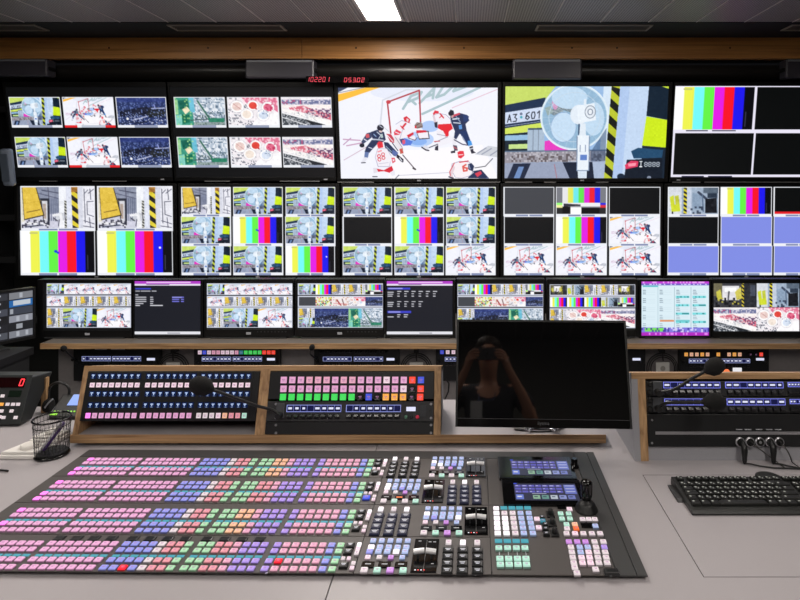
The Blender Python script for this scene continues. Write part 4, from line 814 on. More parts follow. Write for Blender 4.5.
h = FL.hit(280, 415, -.008); B().lathe([(.009,0),(.009,-.006),(.006,-.008)], (h.x, -.008, h.z), 'y', 16).lathe([(.0045,-.008),(.004,-.011)], (h.x, -.008, h.z), 'y', 12).build('mic_socket', M_black, t)
t = thing('blank_panel', 'plain black blank panel under the intercom in the left bay', 'panel', FL)
B().box(x0p, x1p, -.003, .015, .002, A2-.0015).build('plate', mat('panel_black', (24,25,27), .4), t, .001)
for px in (276, 431):
    for py in (425, 433): h = FL.hit(px, py, -.003); B().lathe([(.004,0),(.0035,-.003)], (h.x, -.003, h.z), 'y', 10).build('screw', M_silver, t)

# ---------------------------------------------------------------- right rack bay
RT = math.radians(9); RF = Fr((0, 1.708, .75), -RT); LR = .2414
rb = thing('rack_bay', 'grey rack bay with oak front frame standing on the desk at right', 'rack', Fr((0, 1.708, .75)))
x0r = RF.hit(641, 461, 0).x; x1r = x0r+.62
for xx in (x0r-.018, x1r): q = B(); wedge(q, xx, xx+.018, .17, 0, LR, RT, .3); q.build('side_panel', M_greyside, rb)
for xx in (x0r, x1r-.022): q = B(); wedge(q, xx, xx+.022, .02, 0, LR, RT, .3, -.001); q.build('oak_upright', M_woodz, rb)
c, s = math.cos(RT), math.sin(RT)
B().prism([(LR*s-.002, LR*c+.001), (LR*s-.004, LR*c-.016), (LR*s+.15, LR*c-.060), (LR*s+.16, LR*c-.047)], x0r-.0178, x1r+.0178, 'x').build('top_board', M_wood, rb)
zk = RF.hit(660, 447, 0).z
B().prism([(.004, 0), (.004+zk*s, zk*c), (.02+zk*s, zk*c), (.02, 0)], x0r+.022, x1r-.022, 'x').build('kick_board', M_greyside, rb)
B().prism([(.12, 0), (.12+.2*s, .2*c), (.13+.2*s, .2*c), (.13, 0)], x0r+.022, x1r-.022, 'x').build('inner_back', M_gap, rb)
X0, X1 = x0r+.023, x1r-.023
def rpanel(name, lab, y0, y1, m):
    t = thing(name, lab, 'intercom' if 'intercom' in name else 'panel', RF); a = RF.hit(660, y1, 0).z; d = RF.hit(660, y0, 0).z
    B().box(X0, X1, -.004, .015, a+.0006, d-.0006).build('face_plate', m, t, .001); B().box(X0+.02, X1-.02, .015, .08, a+.003, d-.012).build('chassis', M_dark, t); return t
t1 = rpanel('intercom_panel', 'topmost intercom panel in the right rack bay, with the raised microphone arm', 381, 396, M_dark)
intercom(RF, t1, [(663.5, 720, 381.8, 388.2), (725.5, 783, 381.8, 388.2), (788, 812, 382, 387)], 392, glowcol=(130,136,246))
t2 = rpanel('intercom_panel', 'second intercom panel in the right rack bay, under the topmost one', 396.5, 412.5, M_dark)
intercom(RF, t2, [(664.5, 722, 398.5, 405.2), (727, 785, 398.5, 405.2), (790, 814, 399, 404)], 409, glowcol=(130,136,246))
for t, ys in ((t1, (384, 392)), (t2, (400, 408.5))):
    h = RF.hit(657.5, (ys[0]+ys[1])/2, -.004); B().box(h.x-.014, h.x+.013, -.009, -.004, h.z-.02, h.z+.02).build('speaker_plate', mat('speaker_plate', (70,72,76), .45), t, .002)
    h = RF.hit(658, ys[1], -.009); B().lathe([(.009,0),(.009,-.006),(.006,-.008)], (h.x, -.009, h.z), 'y', 16).lathe([(.0045,-.008),(.004,-.011)], (h.x, -.009, h.z), 'y', 12).build('mic_socket', M_black, t)
    for py in ys: h = RF.hit(649.5, py, -.004); B().lathe([(.0075,0),(.007,-.008),(.005,-.01)], (h.x, -.004, h.z), 'y', 14).build('knob', M_black, t)
t = rpanel('connector_panel', 'black rack panel with silver strip and five round jack sockets', 413.5, 446.5, mat('panel_black', (24,25,27), .4))
a = RF.hit(655.5, 434.5, -.004); d = RF.hit(820, 431.5, -.004); B().box(a.x, X1-.01, -.0055, -.004, a.z, d.z).build('silver_strip', M_silver, t)
for px in (739, 748, 759, 769, 778): h = RF.hit(px, 429.5, -.004); B().box(h.x-.009, h.x+.009, -.0052, -.004, h.z-.001, h.z+.0015).build('printed_label', M_logo, t)
for px in (740, 749.8, 759.7, 769.5, 779.2):
    h = RF.hit(px, 442, -.004); B().lathe([(.0135,0),(.0135,-.003),(.0105,-.004)], (h.x, -.004, h.z), 'y', 20, 0).lathe([(.0105,-.0041),(.0095,-.0045)], (h.x, -.004, h.z), 'y', 20, 1).lathe([(.004,-.0046),(.0035,-.006)], (h.x, -.004, h.z), 'y', 10, 0).build('jack_socket', [M_silver, M_gap], t)
for py in (420, 443): h = RF.hit(652, py, -.004); B().lathe([(.003,0),(.003,-.002)], (h.x, -.004, h.z), 'y', 10).build('screw', M_silver, t)
# plugs and cables
for i, px in enumerate((741, 769.5)):
    h = RF.hit(px, 442, -.006); w0 = RF.M @ h
    f = Fr(w0); t = thing('jack_plug', ['black jack plug in the leftmost socket of the five, cable falling to the desk', 'black jack plug in the fourth socket of the five, cable falling to the desk'][i], 'plug', f)
    B().tube([(0,-.002,0),(0,-.012,0),(0,-.02,-.006),(0,-.022,-.016),(0,-.022,-.045),(0,-.022,-.052)], [.008,.008,.0085,.0085,.006,.003], 12).build('plug', M_black, t)
    pts = [Vector((0,-.022,-.052))]; e = [(.012,-.035,.757-w0.z),(.035,-.040,.7535-w0.z),(.07,-.050-.008*i,.7535-w0.z),(.13,-.055-.008*i,.7535-w0.z),(.2,-.045-.008*i,.7535-w0.z)]
    e2 = [Vector((0,-.022,-.05))]+[Vector(v) for v in e]
    out = []
    for k in range(len(e2)-1):
        for q in range(6): out.append(e2[k].lerp(e2[k+1], q/6))
    out.append(e2[-1]); B().tube(out, .0022, 6).build('cable', M_black, t)
for i, (px, px2) in enumerate(((750, 785), (779, 800))):
    w0 = RF.M @ RF.hit(px, 442, -.006); f = Fr(w0)
    t = thing('patch_cable', ['thin cable running from the second jack socket over the desk behind the keyboard', 'thin cable running from the rightmost jack socket over the desk to the keyboard'][i], 'cable', f)
    e = WORLD.hit(px2-8, 462, z=.754); e2 = WORLD.hit(px2, 468, z=.754)
    P0 = Vector((0,0,0)); P1 = Vector((.01,-.03,-.004)); P2 = e-w0; P3 = e2-w0; out = []
    for k in range(17):
        q = k/16; out.append(P0*(1-q)**3+P1*3*q*(1-q)**2+(P1+(P2-P1)*.7)*3*q*q*(1-q)+P2*q**3)
    out += [P2.lerp(P3, .5), P3]; B().tube(out, .0018, 6).build('cable', mat('thin_cable', (60,58,56), .5), t)
    B().lathe([(.005,0),(.005,-.01),(.003,-.014)], (0, 0, 0), 'y', 10).build('plug', M_black, t)

def goose(lab, pts, hc, hr, rr=.0045, hdir=None, base=None):
    P = [Vector(p) for p in pts]; f = Fr(P[0]); L = []
    n = len(P)
    for k in range(n-1):
        a, b_, c_, d = P[max(k-1,0)], P[k], P[k+1], P[min(k+2,n-1)]
        for q in range(8):
            u = q/8; L.append(.5*((2*b_)+(c_-a)*u+(2*a-5*b_+4*c_-d)*u*u+(3*b_-a-3*c_+d)*u**3)-P[0])
    L.append(P[-1]-P[0])
    t = thing('gooseneck_microphone', lab, 'microphone', f)
    B().tube(L, rr, 10).build('gooseneck', mat('satin_black_arm', (28,28,28), .3), t)
    B().lathe([(rr*1.9,-.014),(rr*1.9,.006),(rr*1.2,.012)], (0,0,0), 'y', 12).build('plug', M_black, t)
    d = (L[-1]-L[-4]).normalized(); e = L[-1]
    o = B().tube([e-d*.004, e+d*.004, e+d*hr*.55, e+d*hr*1.2, e+d*hr*1.9, e+d*hr*2.3, e+d*hr*2.42], [rr*1.5, hr*.55, hr*.88, hr, hr*.82, hr*.42, .002], 18).build('foam_windshield', M_foam, t)
    return t
b0 = FL.M @ FL.hit(279, 415, -.022)
goose('gooseneck microphone with black foam head reaching left across the auxiliary key panel', [b0, W(272, 410, 1.79), W(256, 405.5, 1.76), W(236, 398, 1.73), W(212, 389.6, 1.70)], None, .027)
b0 = RF.M @ RF.hit(658, 392, -.024)
goose('gooseneck microphone rising to the right in front of the topmost intercom panel', [b0, W(664, 391.5, 1.70), W(676, 388.5, 1.68), W(692, 378.5, 1.66), W(706, 371, 1.64)], None, .0235)
b0 = RF.M @ RF.hit(658, 408.5, -.024)
goose('gooseneck microphone lying level in front of the second intercom panel', [b0, W(662, 405, 1.70), W(670, 402.5, 1.68), W(686, 402.3, 1.66), W(704, 402, 1.64)], None, .024)

# ---------------------------------------------------------------- the mixing panel
MO = Vector((-.37, 1.48, .75)); MF = Fr(MO+Vector((0, -.0041, 0)), 0, -.0108); PT = .010; BT = .0165    # plate top and key top above the desk
mx = thing('vision_mixer', 'large video mixing panel covered in lit pink, blue and green keys', 'mixing panel', MF)
def lx(u): return u-MO.x
def ly(v): return v-MO.y
B().box(lx(-1.1), lx(.358), ly(1.2235), ly(1.757), 0, .0075).build('base_frame', M_dark, mx, .001)
B().box(lx(.344), lx(.364), ly(1.2100), ly(1.755), .0075, PT).build('side_rail', M_panel2, mx)
B().box(lx(.305), lx(.342), ly(1.2100), ly(1.755), .0075, PT).build('side_rail', M_panel2, mx)
B().box(lx(-1.11), lx(.303), ly(1.712), ly(1.755), .0075, PT).build('rear_strip', M_panel2, mx)
VB = [(1.5985, 1.710), (1.4675, 1.5965), (1.337, 1.4655), (1.2105, 1.335)]     # near and far edge of each bank
B2 = [1.607, 1.479, 1.348, 1.2186]
for a, b_ in VB:
    B().box(lx(-1.11), lx(-.2265), ly(a), ly(b_), .0075, PT).build('bank_plate', M_panel, mx, .0006)
    B().box(lx(-.2250), lx(.052), ly(a), ly(b_), .0075, PT).build('module_plate', M_panel, mx, .0006)
B().box(lx(.0535), lx(.303), ly(1.468), ly(1.710), .0075, PT).build('screen_plate', M_panel, mx, .0006)
B().box(lx(.0535), lx(.303), ly(1.2105), ly(1.4665), .0075, PT).build('control_plate', M_panel, mx, .0006)
GS = [-1.072, -.908, -.745, -.581, -.4165]
PAT = [['pink']*8, ['pink']*8, ['blue','blue','blue','blue','white','salmon','salmon','green'], ['green','green','salmon','salmon','rose','violet','violet','violet'], ['violet','rose','rose','rose','rose','rose','blue','green']]
keys = []
for bi, v0 in enumerate(B2):
    for ri, dv_ in enumerate((.0, .0245, .0580, .0795)):
        for gi, g0 in enumerate(GS):
            for k in range(8):
                c = PAT[gi][k]
                if gi == 0 and k == 0 and ri in (0, 3): c = 'mag'
                if gi == 0 and k <= 1 and ri == 1: c = 'mag' if k == 0 else c
                if gi == 3 and bi % 2 == 0 and k in (2,3): c = 'peach'
                if bi == 3 and gi == 2 and ri == 0 and k == 2: c = 'red'
                if bi == 3 and gi == 4 and ri == 1 and k == 1: c = 'red'
                keys.append((g0+.0098+k*.0195, v0+dv_, c))
def inview(u, v):
    return CX+u*F/v > 2
vis = sorted([k for k in keys if inview(k[0], k[1])], key=lambda k: k[1]+.0*k[0])
single = vis[:100]; rest = [k for k in keys if k not in single]
for u, v, c in single: inst('crosspoint_button', cap(.0146, .0128, .0055, c), mx, (lx(u), ly(v), PT))
# the other crosspoint buttons: one part
cols = sorted({k[2] for k in rest}); q = B()
for u, v, c in rest:
    q.cap(lx(u), ly(v), PT, PT+.0055, .0146, .0128, .82, cols.index(c), len(cols), len(cols)+1+cols.index(c))
o = q.build('crosspoint_button_field', [colm(c) for c in cols]+[M_mark]+[skm(c) for c in cols], mx); o['kind'] = 'stuff'
tm = mat('teal_name_display', (40,90,104), .25, 0, (84,170,186), .75)
for v0 in B2:
    for g0 in GS:
        q = B()
        for k in range(8): q.box(lx(g0+.0098+k*.0195-.0075), lx(g0+.0098+k*.0195+.0075), ly(v0+.0385), ly(v0+.0455), PT, PT+.0012)
        q.build('name_display', tm, mx)
for gi, g0 in enumerate(GS[1:4]):
    for k in range(4):
        u = g0+.012+k*.0385; inst('macro_key', cap(.023, .016, .003, 'dark', False), mx, (lx(u), ly(1.2186+.1015), PT))
# key column at the right end of each bank
for bi, v0 in enumerate(B2):
    e = GS[4]+.1575
    for u, dv_, w_, d, c in ((.0115,.079,.018,.016,'dark'),(.0115,.057,.018,.016,'dark'),(.0305,.08,.0095,.0125,'snow'),(.0305,.066,.0095,.0125,'wpink'),(.0305,.052,.0095,.0125,'white'),(.0115,.012,.018,.016,'dark' if bi != 1 else 'dblue'),(.006,.033,.008,.009,'white'),(.018,.033,.008,.009,'wpink'),(.0305,.018,.009,.009,'white'),(.0305,.003,.009,.009,'wpink')):
        inst('transition_key', cap(w_, d, .006, c), mx, (lx(e+u-.006+.004), ly(v0+dv_), PT))
def modK(u0, v0, bi):
    for c_ in range(3):
        u = u0+.0135+c_*.031; inst('keypad_key', cap(.0125, .015, .008, 'snow' if (c_+bi) % 2 == 0 else 'white'), mx, (lx(u), ly(v0+.088), PT))
        for r in range(4): inst('keypad_key', cap(.0225, .0185, .006, 'navy' if bi in (1, 2) else 'dark'), mx, (lx(u), ly(v0+.064-r*.0223), PT))
def modT(u0, v0, bi):
    for k in range(5): inst('effect_key', cap(.0125, .012, .007, 'ice'), mx, (lx(u0+.020+k*.0188), ly(v0+.094), PT))
    for k in range(5): inst('effect_key', cap(.0135, .0125, .007, 'snow' if k == 0 else 'ice'), mx, (lx(u0+.0195+k*.0188), ly(v0+.071), PT))
    for k in range(5): inst('effect_key', cap(.0135, .0125, .007, ['ice','snow','ice','blue','ice'][(k+bi) % 5]), mx, (lx(u0+.0185+k*.0188), ly(v0+.056), PT))
    for k in range(4): inst('effect_key', cap(.0115, .0105, .006, ['wpink','white','lilac','ice'][k]), mx, (lx(u0+.018+k*.024), ly(v0+.038), PT))
    for k in range(3): inst('key_display', mdisp if not (bi == 1 and k == 1) else mdisp2, mx, (lx(u0+.022+k*.034), ly(v0+.017), PT))
    for k in range(4): inst('effect_key', cap(.0145, .013, .007, ['white','mint','lilac' if bi > 1 else 'white','mint'][k]), mx, (lx(u0+.018+k*.0262), ly(v0-.004), PT))
mdisp = B().box(-.0125, .0125, -.0085, .0085, 0, .003).box(-.006, .006, -.001, .002, .003, .0032, 1).mesh('key_display', [M_blackg, M_logo])
mdisp2 = B().box(-.0125, .0125, -.0085, .0085, 0, .003).box(-.009, .006, -.003, .002, .003, .0032, 1).mesh('key_display', [M_blackg, glow('amber_text', (240,120,50), .9)])
M_lever = mat('satin_lever', (225,225,228), .35, .3)
def modF(u0, v0, bi):
    b = B().box(lx(u0), lx(u0+.0525), ly(v0-.005), ly(v0+.105), PT, PT+.003).build('fader_plate', M_blackg, mx, .0006)
    h = B()
    h.tube([(lx(u0+.003), ly(v0+.038), .026), (lx(u0+.0250), ly(v0+.039), .028)], .0055, 10); h.build('fader_handle', M_lever, mx)
    h = B().tube([(lx(u0+.028), ly(v0+.039), .028), (lx(u0+.0495), ly(v0+.038), .026)], .0055, 10).build('fader_handle', M_lever, mx)
    B().box(lx(u0+.0255), lx(u0+.027), ly(v0-.008), ly(v0+.1), PT+.003, PT+.0034).build('fader_slot', M_panel2, mx)
    for q in (.012, .04): B().box(lx(u0+q-.0018), lx(u0+q+.0018), ly(v0+.035), ly(v0+.041), PT+.003, .026).build('fader_arm', M_dark, mx)
    for a, c_ in ((.03,.092),(.04,.092),(.04,.018),(.008,.095)): B().box(lx(u0+a), lx(u0+a+.006), ly(v0+c_), ly(v0+c_+.0025), PT+.003, PT+.0034).build('printed_label', M_logo, mx)
    t = B()
    for k in range(4): t.box(lx(u0+.008+k*.006), lx(u0+.011+k*.006), ly(v0-.002), ly(v0+.0), PT+.003, PT+.0036, k % 2)
    t.build('status_light', [glow('led_white', (230,230,240), 1), glow('led_red', (240,60,60), 1)], mx)
for bi, v0 in enumerate(B2):
    if bi % 2 == 0: modK(-.2185, v0, bi); modT(-.113, v0, bi); modF(-.0045, v0, bi)
    else: modT(-.2225, v0, bi); modF(-.1115, v0, bi); modK(-.0515, v0, bi)
# two touch screens
def sc_touch(seed):
    def f(p, box):
        p.view(box, (0,0,220,60)); R = p.rect; R(0,0,220,60,(52,54,78)); rg = np.random.default_rng(seed)
        R(0,0,220,4,(20,22,40)); R(0,0,12,4,(60,80,230))
        for r in range(3):
            for k in range(7):
                x = 4+k*24; R(x,7+r*10,x+21,14+r*10,(104,100,196)); 
                if rg.random() < .7: R(x+3,9+r*10,x+3+10*rg.random()+3,11+r*10,(220,220,250))
        R(176,6,216,38,(110,120,200)); 
        for k in range(3): R(180,9+k*10,212,11+k*10,(220,226,250))
        R(4,40,30,56,(110,130,220)); R(8,45,24,49,(230,230,250))
        for k, c in enumerate([(150,190,160),(110,160,150),(200,210,220),(150,160,220),(120,130,200)]): R(62+k*30,42,86+k*30,55,c); R(66+k*30,46,78+k*30,49,(60,70,90))
        R(60,36,110,38,(200,205,230))
    return f
for (y0, y1, d0, d1, xa_, xb_, da, db) in ((457, 478.6, 459.8, 475.4, 498.5, 577.5, 511, 569.5), (479.8, 504, 483.2, 500.4, 502.5, 587.5, 514.5, 577.5)):
    A = MF.hit(xa_, y1, z=.016); D = MF.hit(xb_, y0, z=.016); D.x = MF.hit(xb_, y1, z=.016).x; A.x = MF.hit(xa_, (y0+y1)/2, z=.016).x
    sp = B().box(A.x, D.x, A.y, D.y, PT, .0165).build('touch_screen_frame', M_blackg, mx, .001)
    P0 = MF.hit(da, (y0+y1)/2, z=.0165); P1 = MF.hit(db, (y0+y1)/2, z=.0165); Q0 = MF.hit(da, d1, z=.0165); Q1 = MF.hit(da, d0, z=.0165)
    pp = Paint(200, 66); tile(pp, sc_touch(int(y0)), (0,0,200,66))
    so = screen_obj('touch_screen', sp, P0.x, P1.x, Q0.y, Q1.y, pp.a*.9, -.0005)
    so.rotation_euler = (-R90, 0, 0); so.location = (0, 0, .0166)
    # rotation maps (x,y,z) to (x, z, -y)
# controls in the lower right field
def at(px, py, w_, d, c, h=.007, nm='control_key', mark=True):
    p = MF.hit(px, py, z=PT+h); inst(nm, cap(w_, d, h, c, mark), mx, (p.x, p.y, PT))
def c8(x, y): return 470+x*.2669, 440+y*.2669
for k, xs in enumerate(((98,104),(127,137),(157,170),(186,202),(216,236))):
    for r, y in enumerate((270, 289, 307, 325, 345)):
        x = xs[0]+(xs[1]-xs[0])*(y-250)/95; at(*c8(x, y),   .0138, .0132, 'snow' if (k < 2 and r > 0) or (k, r) == (0, 0) else ('white' if k < 3 else 'ice'))
    if k == 0: at(*c8(98, 252), .0138, .011, 'snow')
    else:
        p = MF.hit(*c8(xs[0], 256), z=PT); B().box(-.008, .008, -.006, .006, 0, .002).build('name_display', tm, mx).location = (p.x, p.y, PT)
for k, x in enumerate((107, 140, 173, 205)):
    p = MF.hit(*c8(x, 380), z=PT); B().box(-.008, .008, -.006, .006, 0, .002).build('name_display', tm, mx).location = (p.x, p.y, PT)
    at(*c8(x+1, 400), .0145, .0125, 'mint'); at(*c8(x+5, 440), .0150, .0135, 'mint'); at(*c8(x+7, 462), .0150, .0135, 'mint')
    p0 = MF.hit(*c8(x+2, 408), z=PT); p1 = MF.hit(*c8(x+4, 432), z=PT); B().box(p0.x-.0008, p0.x+.0008, p1.y, p0.y, PT, PT+.0006).build('link_line', M_logo, mx)
for x, y, c, w_ in ((251,292,'wpink',.013),(258,324,'wpink',.013),(270,285,'dark',.012),(273,299,'teal',.012),(282,312,'dark',.012),(283,328,'dark',.014),(286,346,'dark',.014)): at(*c8(x, y), w_, .012, c)
for x, y in ((301,266),(308,300),(317,336)):
    p = MF.hit(*c8(x, y), z=.02); B().box(p.x-.009, p.x+.009, p.y-.012, p.y+.012, PT, .013).lathe([(.006,.013),(.0055,.024),(.004,.025)], (p.x, p.y, 0), 'z', 14).build('rotary_knob', M_black, mx)
for x, y, c in ((340,272,'mint'),(370,272,'mint'),(345,291,'mint'),(375,291,'mint'),(373,255,'wpink'),(362,312,'mint'),(393,312,'peach'),(364,328,'white'),(398,328,'orange'),(422,293,'white'),(445,293,'white'),(468,293,'white'),(470,318,'ice'),(362,346,'white'),(394,346,'wpink'),(425,346,'white'),(457,346,'white'),(488,346,'white')): at(*c8(x, y), .0128, .0118, c)
for x, y, w_, d in ((343,254,.02,.012),(437,320,.026,.022)):
    p = MF.hit(*c8(x, y), z=PT); B().box(p.x-w_/2, p.x+w_/2, p.y-d/2, p.y+d/2, PT, PT+.003).build('small_display', M_blackg, mx)
for x, y, c in ((371,377,'lilac'),(402,377,'lilac'),(433,377,'lilac'),(467,377,'white'),(500,377,'white')): at(*c8(x, y), .0128, .0116, c)
for r, y in enumerate((397, 416, 436, 456)):
    sh_ = (y-377)*.18
    for k, x in enumerate((375, 408, 438, 469, 500)):
        at(*c8(x+sh_, y), .0128, .0118, ['white','ice' if r < 2 else 'wpink','ice' if r == 0 else 'wpink','white','violet' if r == 0 else 'white'][k])
for x, y in ((393,474),(401,494),(471,480)): at(*c8(x, y), .0128, .0118, 'white')
at(*c8(530, 488), .03, .015, 'dark', mark=False)
# joystick
p = MF.hit(*c8(436, 262), z=PT)
j = B().lathe([(.027,PT),(.027,PT+.004),(.024,PT+.006),(.024,PT+.010),(.021,PT+.012),(.021,PT+.016),(.016,PT+.019),(.009,PT+.026)], (p.x, p.y, 0), 'z', 24).build('joystick_base', M_black, mx)
q = B().lathe([(.009,.034),(.0125,.038),(.0135,.05),(.0135,.074),(.0115,.080),(.004,.082)], (p.x, p.y, 0), 'z', 20)
for k in range(10): a = k*math.pi/5; q.tube([(p.x+.0135*math.cos(a), p.y+.0135*math.sin(a), .045), (p.x+.0135*math.cos(a), p.y+.0135*math.sin(a), .076)], .0012, 6)
q.build('joystick_grip', M_blackg, mx)
p = MF.hit(*c8(391, 88), z=.02)
B().lathe([(.013,PT),(.013,PT+.005),(.009,PT+.008),(.009,PT+.022),(.007,PT+.024)], (p.x, p.y, 0), 'z', 18).build('rotary_knob', M_blackg, mx)
# fixing screws
for u in (-.95, -.4, .02, .29):
    for v in (1.2085, ): B().lathe([(.003,PT),(.0025,PT+.0012)], (lx(u), ly(v), 0), 'z', 10).build('screw', M_silver, mx)

# ---------------------------------------------------------------- the big switched-off monitor
TM = math.radians(16); ZO = 1.70
FM = Fr(W(543.5, 428, ZO), -TM, math.radians(-1.9))
t = thing('desktop_monitor', 'large switched-off black monitor standing on the raised shelf, reflecting a person', 'monitor', FM)
hw = 88.3*ZO/F; tp = FM.hit(543, 320, 0).z; sb_ = FM.hit(543, 419, 0).z
B().box(-hw, hw, .004, .03, 0, tp).prism([(-.16, .03), (.16, .03), (.11, .055), (-.11, .055)], .04, tp*.75, 'z').build('casing', M_black, t, .003)
e = .006
B().box(-hw, -hw+e, 0, .004, 0, tp).box(hw-e, hw, 0, .004, 0, tp).box(-hw+e, hw-e, 0, .004, tp-e, tp).build('bezel', M_black, t)
B().box(-hw+e, hw-e, -.001, .004, 0, sb_).build('lower_bezel', M_blackg, t, .0008)
B().box(-hw+e, hw-e, .001, .0042, sb_, tp-e).build('screen', mat('dark_glass', (9,9,10), .03, 0, spec=.8), t)
B().box(-hw+e, hw-e, -.0016, -.0005, sb_-.0012, sb_).build('bezel_highlight', mat('bezel_line', (70,70,72), .3), t)
cu = bpy.data.curves.new('logo', 'FONT'); cu.body = 'iiyama'; cu.size = .0135; cu.extrude = .0002; cu.align_x = 'CENTER'; cu.materials.append(mat('logo_grey', (96,96,98), .4))
lt = bpy.data.objects.new('logo_text', cu); C.objects.link(lt); bpy.context.view_layer.update()
lm = bpy.data.meshes.new_from_object(lt.evaluated_get(bpy.context.evaluated_depsgraph_get())); bpy.data.objects.remove(lt)
lo = bpy.data.objects.new('logo', lm); C.objects.link(lo); lo.parent = t; lo.rotation_euler = (R90, 0, 0); lo.location = (0, -.0014, sb_*.35)
# stand: V-shaped silver foot and neck
FI = FM.I
def loc(px, py, z): return FI @ WORLD.hit(px, py, z=z)
zs = ST+.004
foot = B()
R_ = FM.rot.to_matrix().inverted(); 
def wl(x, y, z): return FI @ Vector((x, y, z))
cxw = W(543, 428, ZO).x
def ringpts(cx_, cy_, rx, ry, z, n=28): return [wl(cx_+rx*math.cos(k*2*math.pi/n), cy_+ry*math.sin(k*2*math.pi/n), z) for k in range(n+1)]
xf = W(541, 430, 1.80).x
foot.tube(ringpts(xf-.002, 1.885, .088, .062, ST+.006), .0055, 8, 0, False); foot.build('foot_ring', M_chrome, t)
q = B(); pl = ringpts(xf-.002, 1.885, .086, .060, ST+.003)[:-1]; q.add(pl, [tuple(range(len(pl)))]); q.build('foot_plate', M_black, t)
pr = ringpts(xf-.045, 1.84, .036, .014, ST+.010)[:-1]; q = B(); pr2 = ringpts(xf-.045, 1.84, .036, .014, ST+.005)[:-1]; q.add(pr+pr2, [tuple(range(28))]+[(k, k+28, (k+1) % 28+28, (k+1) % 28) for k in range(28)]); q.build('foot_pad', M_white, t)
for a, b_ in ((.0,-.035),(.0,.045)):
    B().tube([wl(xf, 1.87, ST+.012), wl(xf+b_*.5, 1.84, ST+.010), wl(xf+b_, 1.812, ST+.006)], [.006,.005,.004], 8).build('foot_arm', M_chrome, t)
B().tube([wl(xf, 1.90, ST+.004), wl(xf, 1.90, ST+.06), wl(xf, 1.865, ST+.12), FM.I @ (FM.M @ Vector((0, .055, .13)))], [.02,.018,.016,.016], 12).build('neck', M_black, t)
for i, (a, b_) in enumerate((((520,431),(537,438)),)):
    pass

# ---------------------------------------------------------------- keyboard
kt = .022
KF = Fr((.545, 1.50, .75)); A = KF.hit(671, 476, z=kt); D = KF.hit(690, 507, z=.014)
t = thing('computer_keyboard', 'black computer keyboard lying on the desk in front of the right rack bay', 'keyboard', KF)
x0k, y1k, y0k = (A.x+D.x)/2, A.y, D.y; WK = .44; x1k = x0k+WK
def kz(y): return .013+(y-y0k)/(y1k-y0k)*.010
B().prism([(y0k-.012, .0), (y0k-.014, .006), (y0k-.006, kz(y0k)-.002), (y1k, kz(y1k)-.002), (y1k+.004, .012), (y1k+.003, 0)], x0k, x1k, 'x').build('body', mat('keyboard_black', (30,31,30), .38, bump=.2, bscale=900), t, .002)
B().prism([(y0k+.045,.0),(y0k+.1,.0),(y1k-.01,.004),(y0k+.05,.008)], x0k-.013, x0k, 'x').build('side_edge', M_panel2, t)
B().lathe([(.034,0),(.034,.004),(.028,.006)], (x0k+.255, y1k-.006, kz(y1k)-.006), 'z', 20).build('rear_boss', mat('keyboard_black', (30,31,30), .38), t)
u1 = .0187; dpt = (y1k-y0k-.012)/6.35
def krow(r, widths, start=0):
    x = x0k+.008+start*u1; y = y0k+.006+dpt*(r+.5)+(dpt*.3 if r == 5 else 0)
    for w_ in widths:
        if w_ > 0:
            k = ('kb', w_)
            if k not in KM:
                W_ = w_*u1-.0022; b = B().cap(0, 0, 0, .007, W_, dpt-.0022 if r < 5 else dpt*.8, .86, 0, None)
                b.box(-W_*.32, -W_*.32+.0045, .0005, .0045, .0068, .0072, 1)
                if w_ < 1.1: b.box(.001, .0035, -.004, -.001, .0068, .0072, 1)
                KM[k] = b.mesh('key', [mat('keycap_black', (22,23,22), .45), mat('key_print', (190,195,190), .5)])
            inst('key', KM[k], t, (x+w_*u1/2, y, kz(y)-.002))
            x += w_*u1
        else: x += -w_*u1
krow(5, [1,-.5,1,1,1,1,-.4,1,1,1,1,-.4,1,1,1,1,-.35,1,1,1]); krow(4, [1]*13+[2,-.35,1,1,1]); krow(3, [1.5]+[1]*12+[1.5,-.35,1,1,1]); krow(2, [1.75]+[1]*11+[2.25]); krow(1, [1.25]+[1]*11+[2.75,-1.35,1])
krow(0, [1.25,1.25,1.25,6.25,1.25,1.25,1.25,1.25,-.35,1,1,1])
for i in range(3): q = B(); p = (x0k+WK-.075+i*.02, y1k-.012); q.lathe([(.0015,kz(y1k)-.002),(.0012,kz(y1k))], (p[0], p[1], 0), 'z', 8); q.build('status_light', M_logo, t)

# ---------------------------------------------------------------- things on the left of the desk
TF = Fr((-1.65, 1.943, .75)); t = thing('timer_box', 'black desktop box with red numeral display and small keys at the left edge', 'device', TF)
xr_ = .2; xl_ = -.22; pf = [(0,.004), (.057,.143), (.157,.130), (.057,.004)]
B().prism(pf, xl_, xr_, 'x').build('body', mat('console_black', (34,36,37), .4, bump=.15), t, .003)
TA = math.atan2(.057, .139); FT = Fr(TF.loc+Vector((0, 0, .004)), -TA)
fp = thing  # face parts are placed in the leaning frame of the front face
def facepart(name, b, m, bevel=0):
    o = b.build(name, m, t, bevel); o.location = (0, 0, .004); o.rotation_euler = (-TA, 0, 0); return o
def fh(px, py): return FT.hit(px, py, -.002)
a = fh(-2, 424); d = fh(29.5, 375)
facepart('face_plate', B().box(-.19, fh(26, 400).x, -.002, 0, a.z, d.z), mat('face_grey', (44,47,48), .4), .0008)
a = fh(-8, 387.5); d = fh(26.5, 377.5); facepart('display', B().box(a.x, d.x, -.004, -.002, a.z, d.z), mat('dark_red_glass', (30,6,8), .15))
b = B(); h = fh(19.5, 385.6); seg_digits(b, '0', h.x, h.z, .011, .020, -.0045, .0035); facepart('red_digit', b, mat('red_led2', (240,40,50), .5, 0, (255,60,70), 1.3))
a = fh(8, 397); d = fh(22, 390.5); facepart('small_display', B().box(a.x, d.x, -.0035, -.002, a.z, d.z), mat('green_glass', (22,34,26), .2))
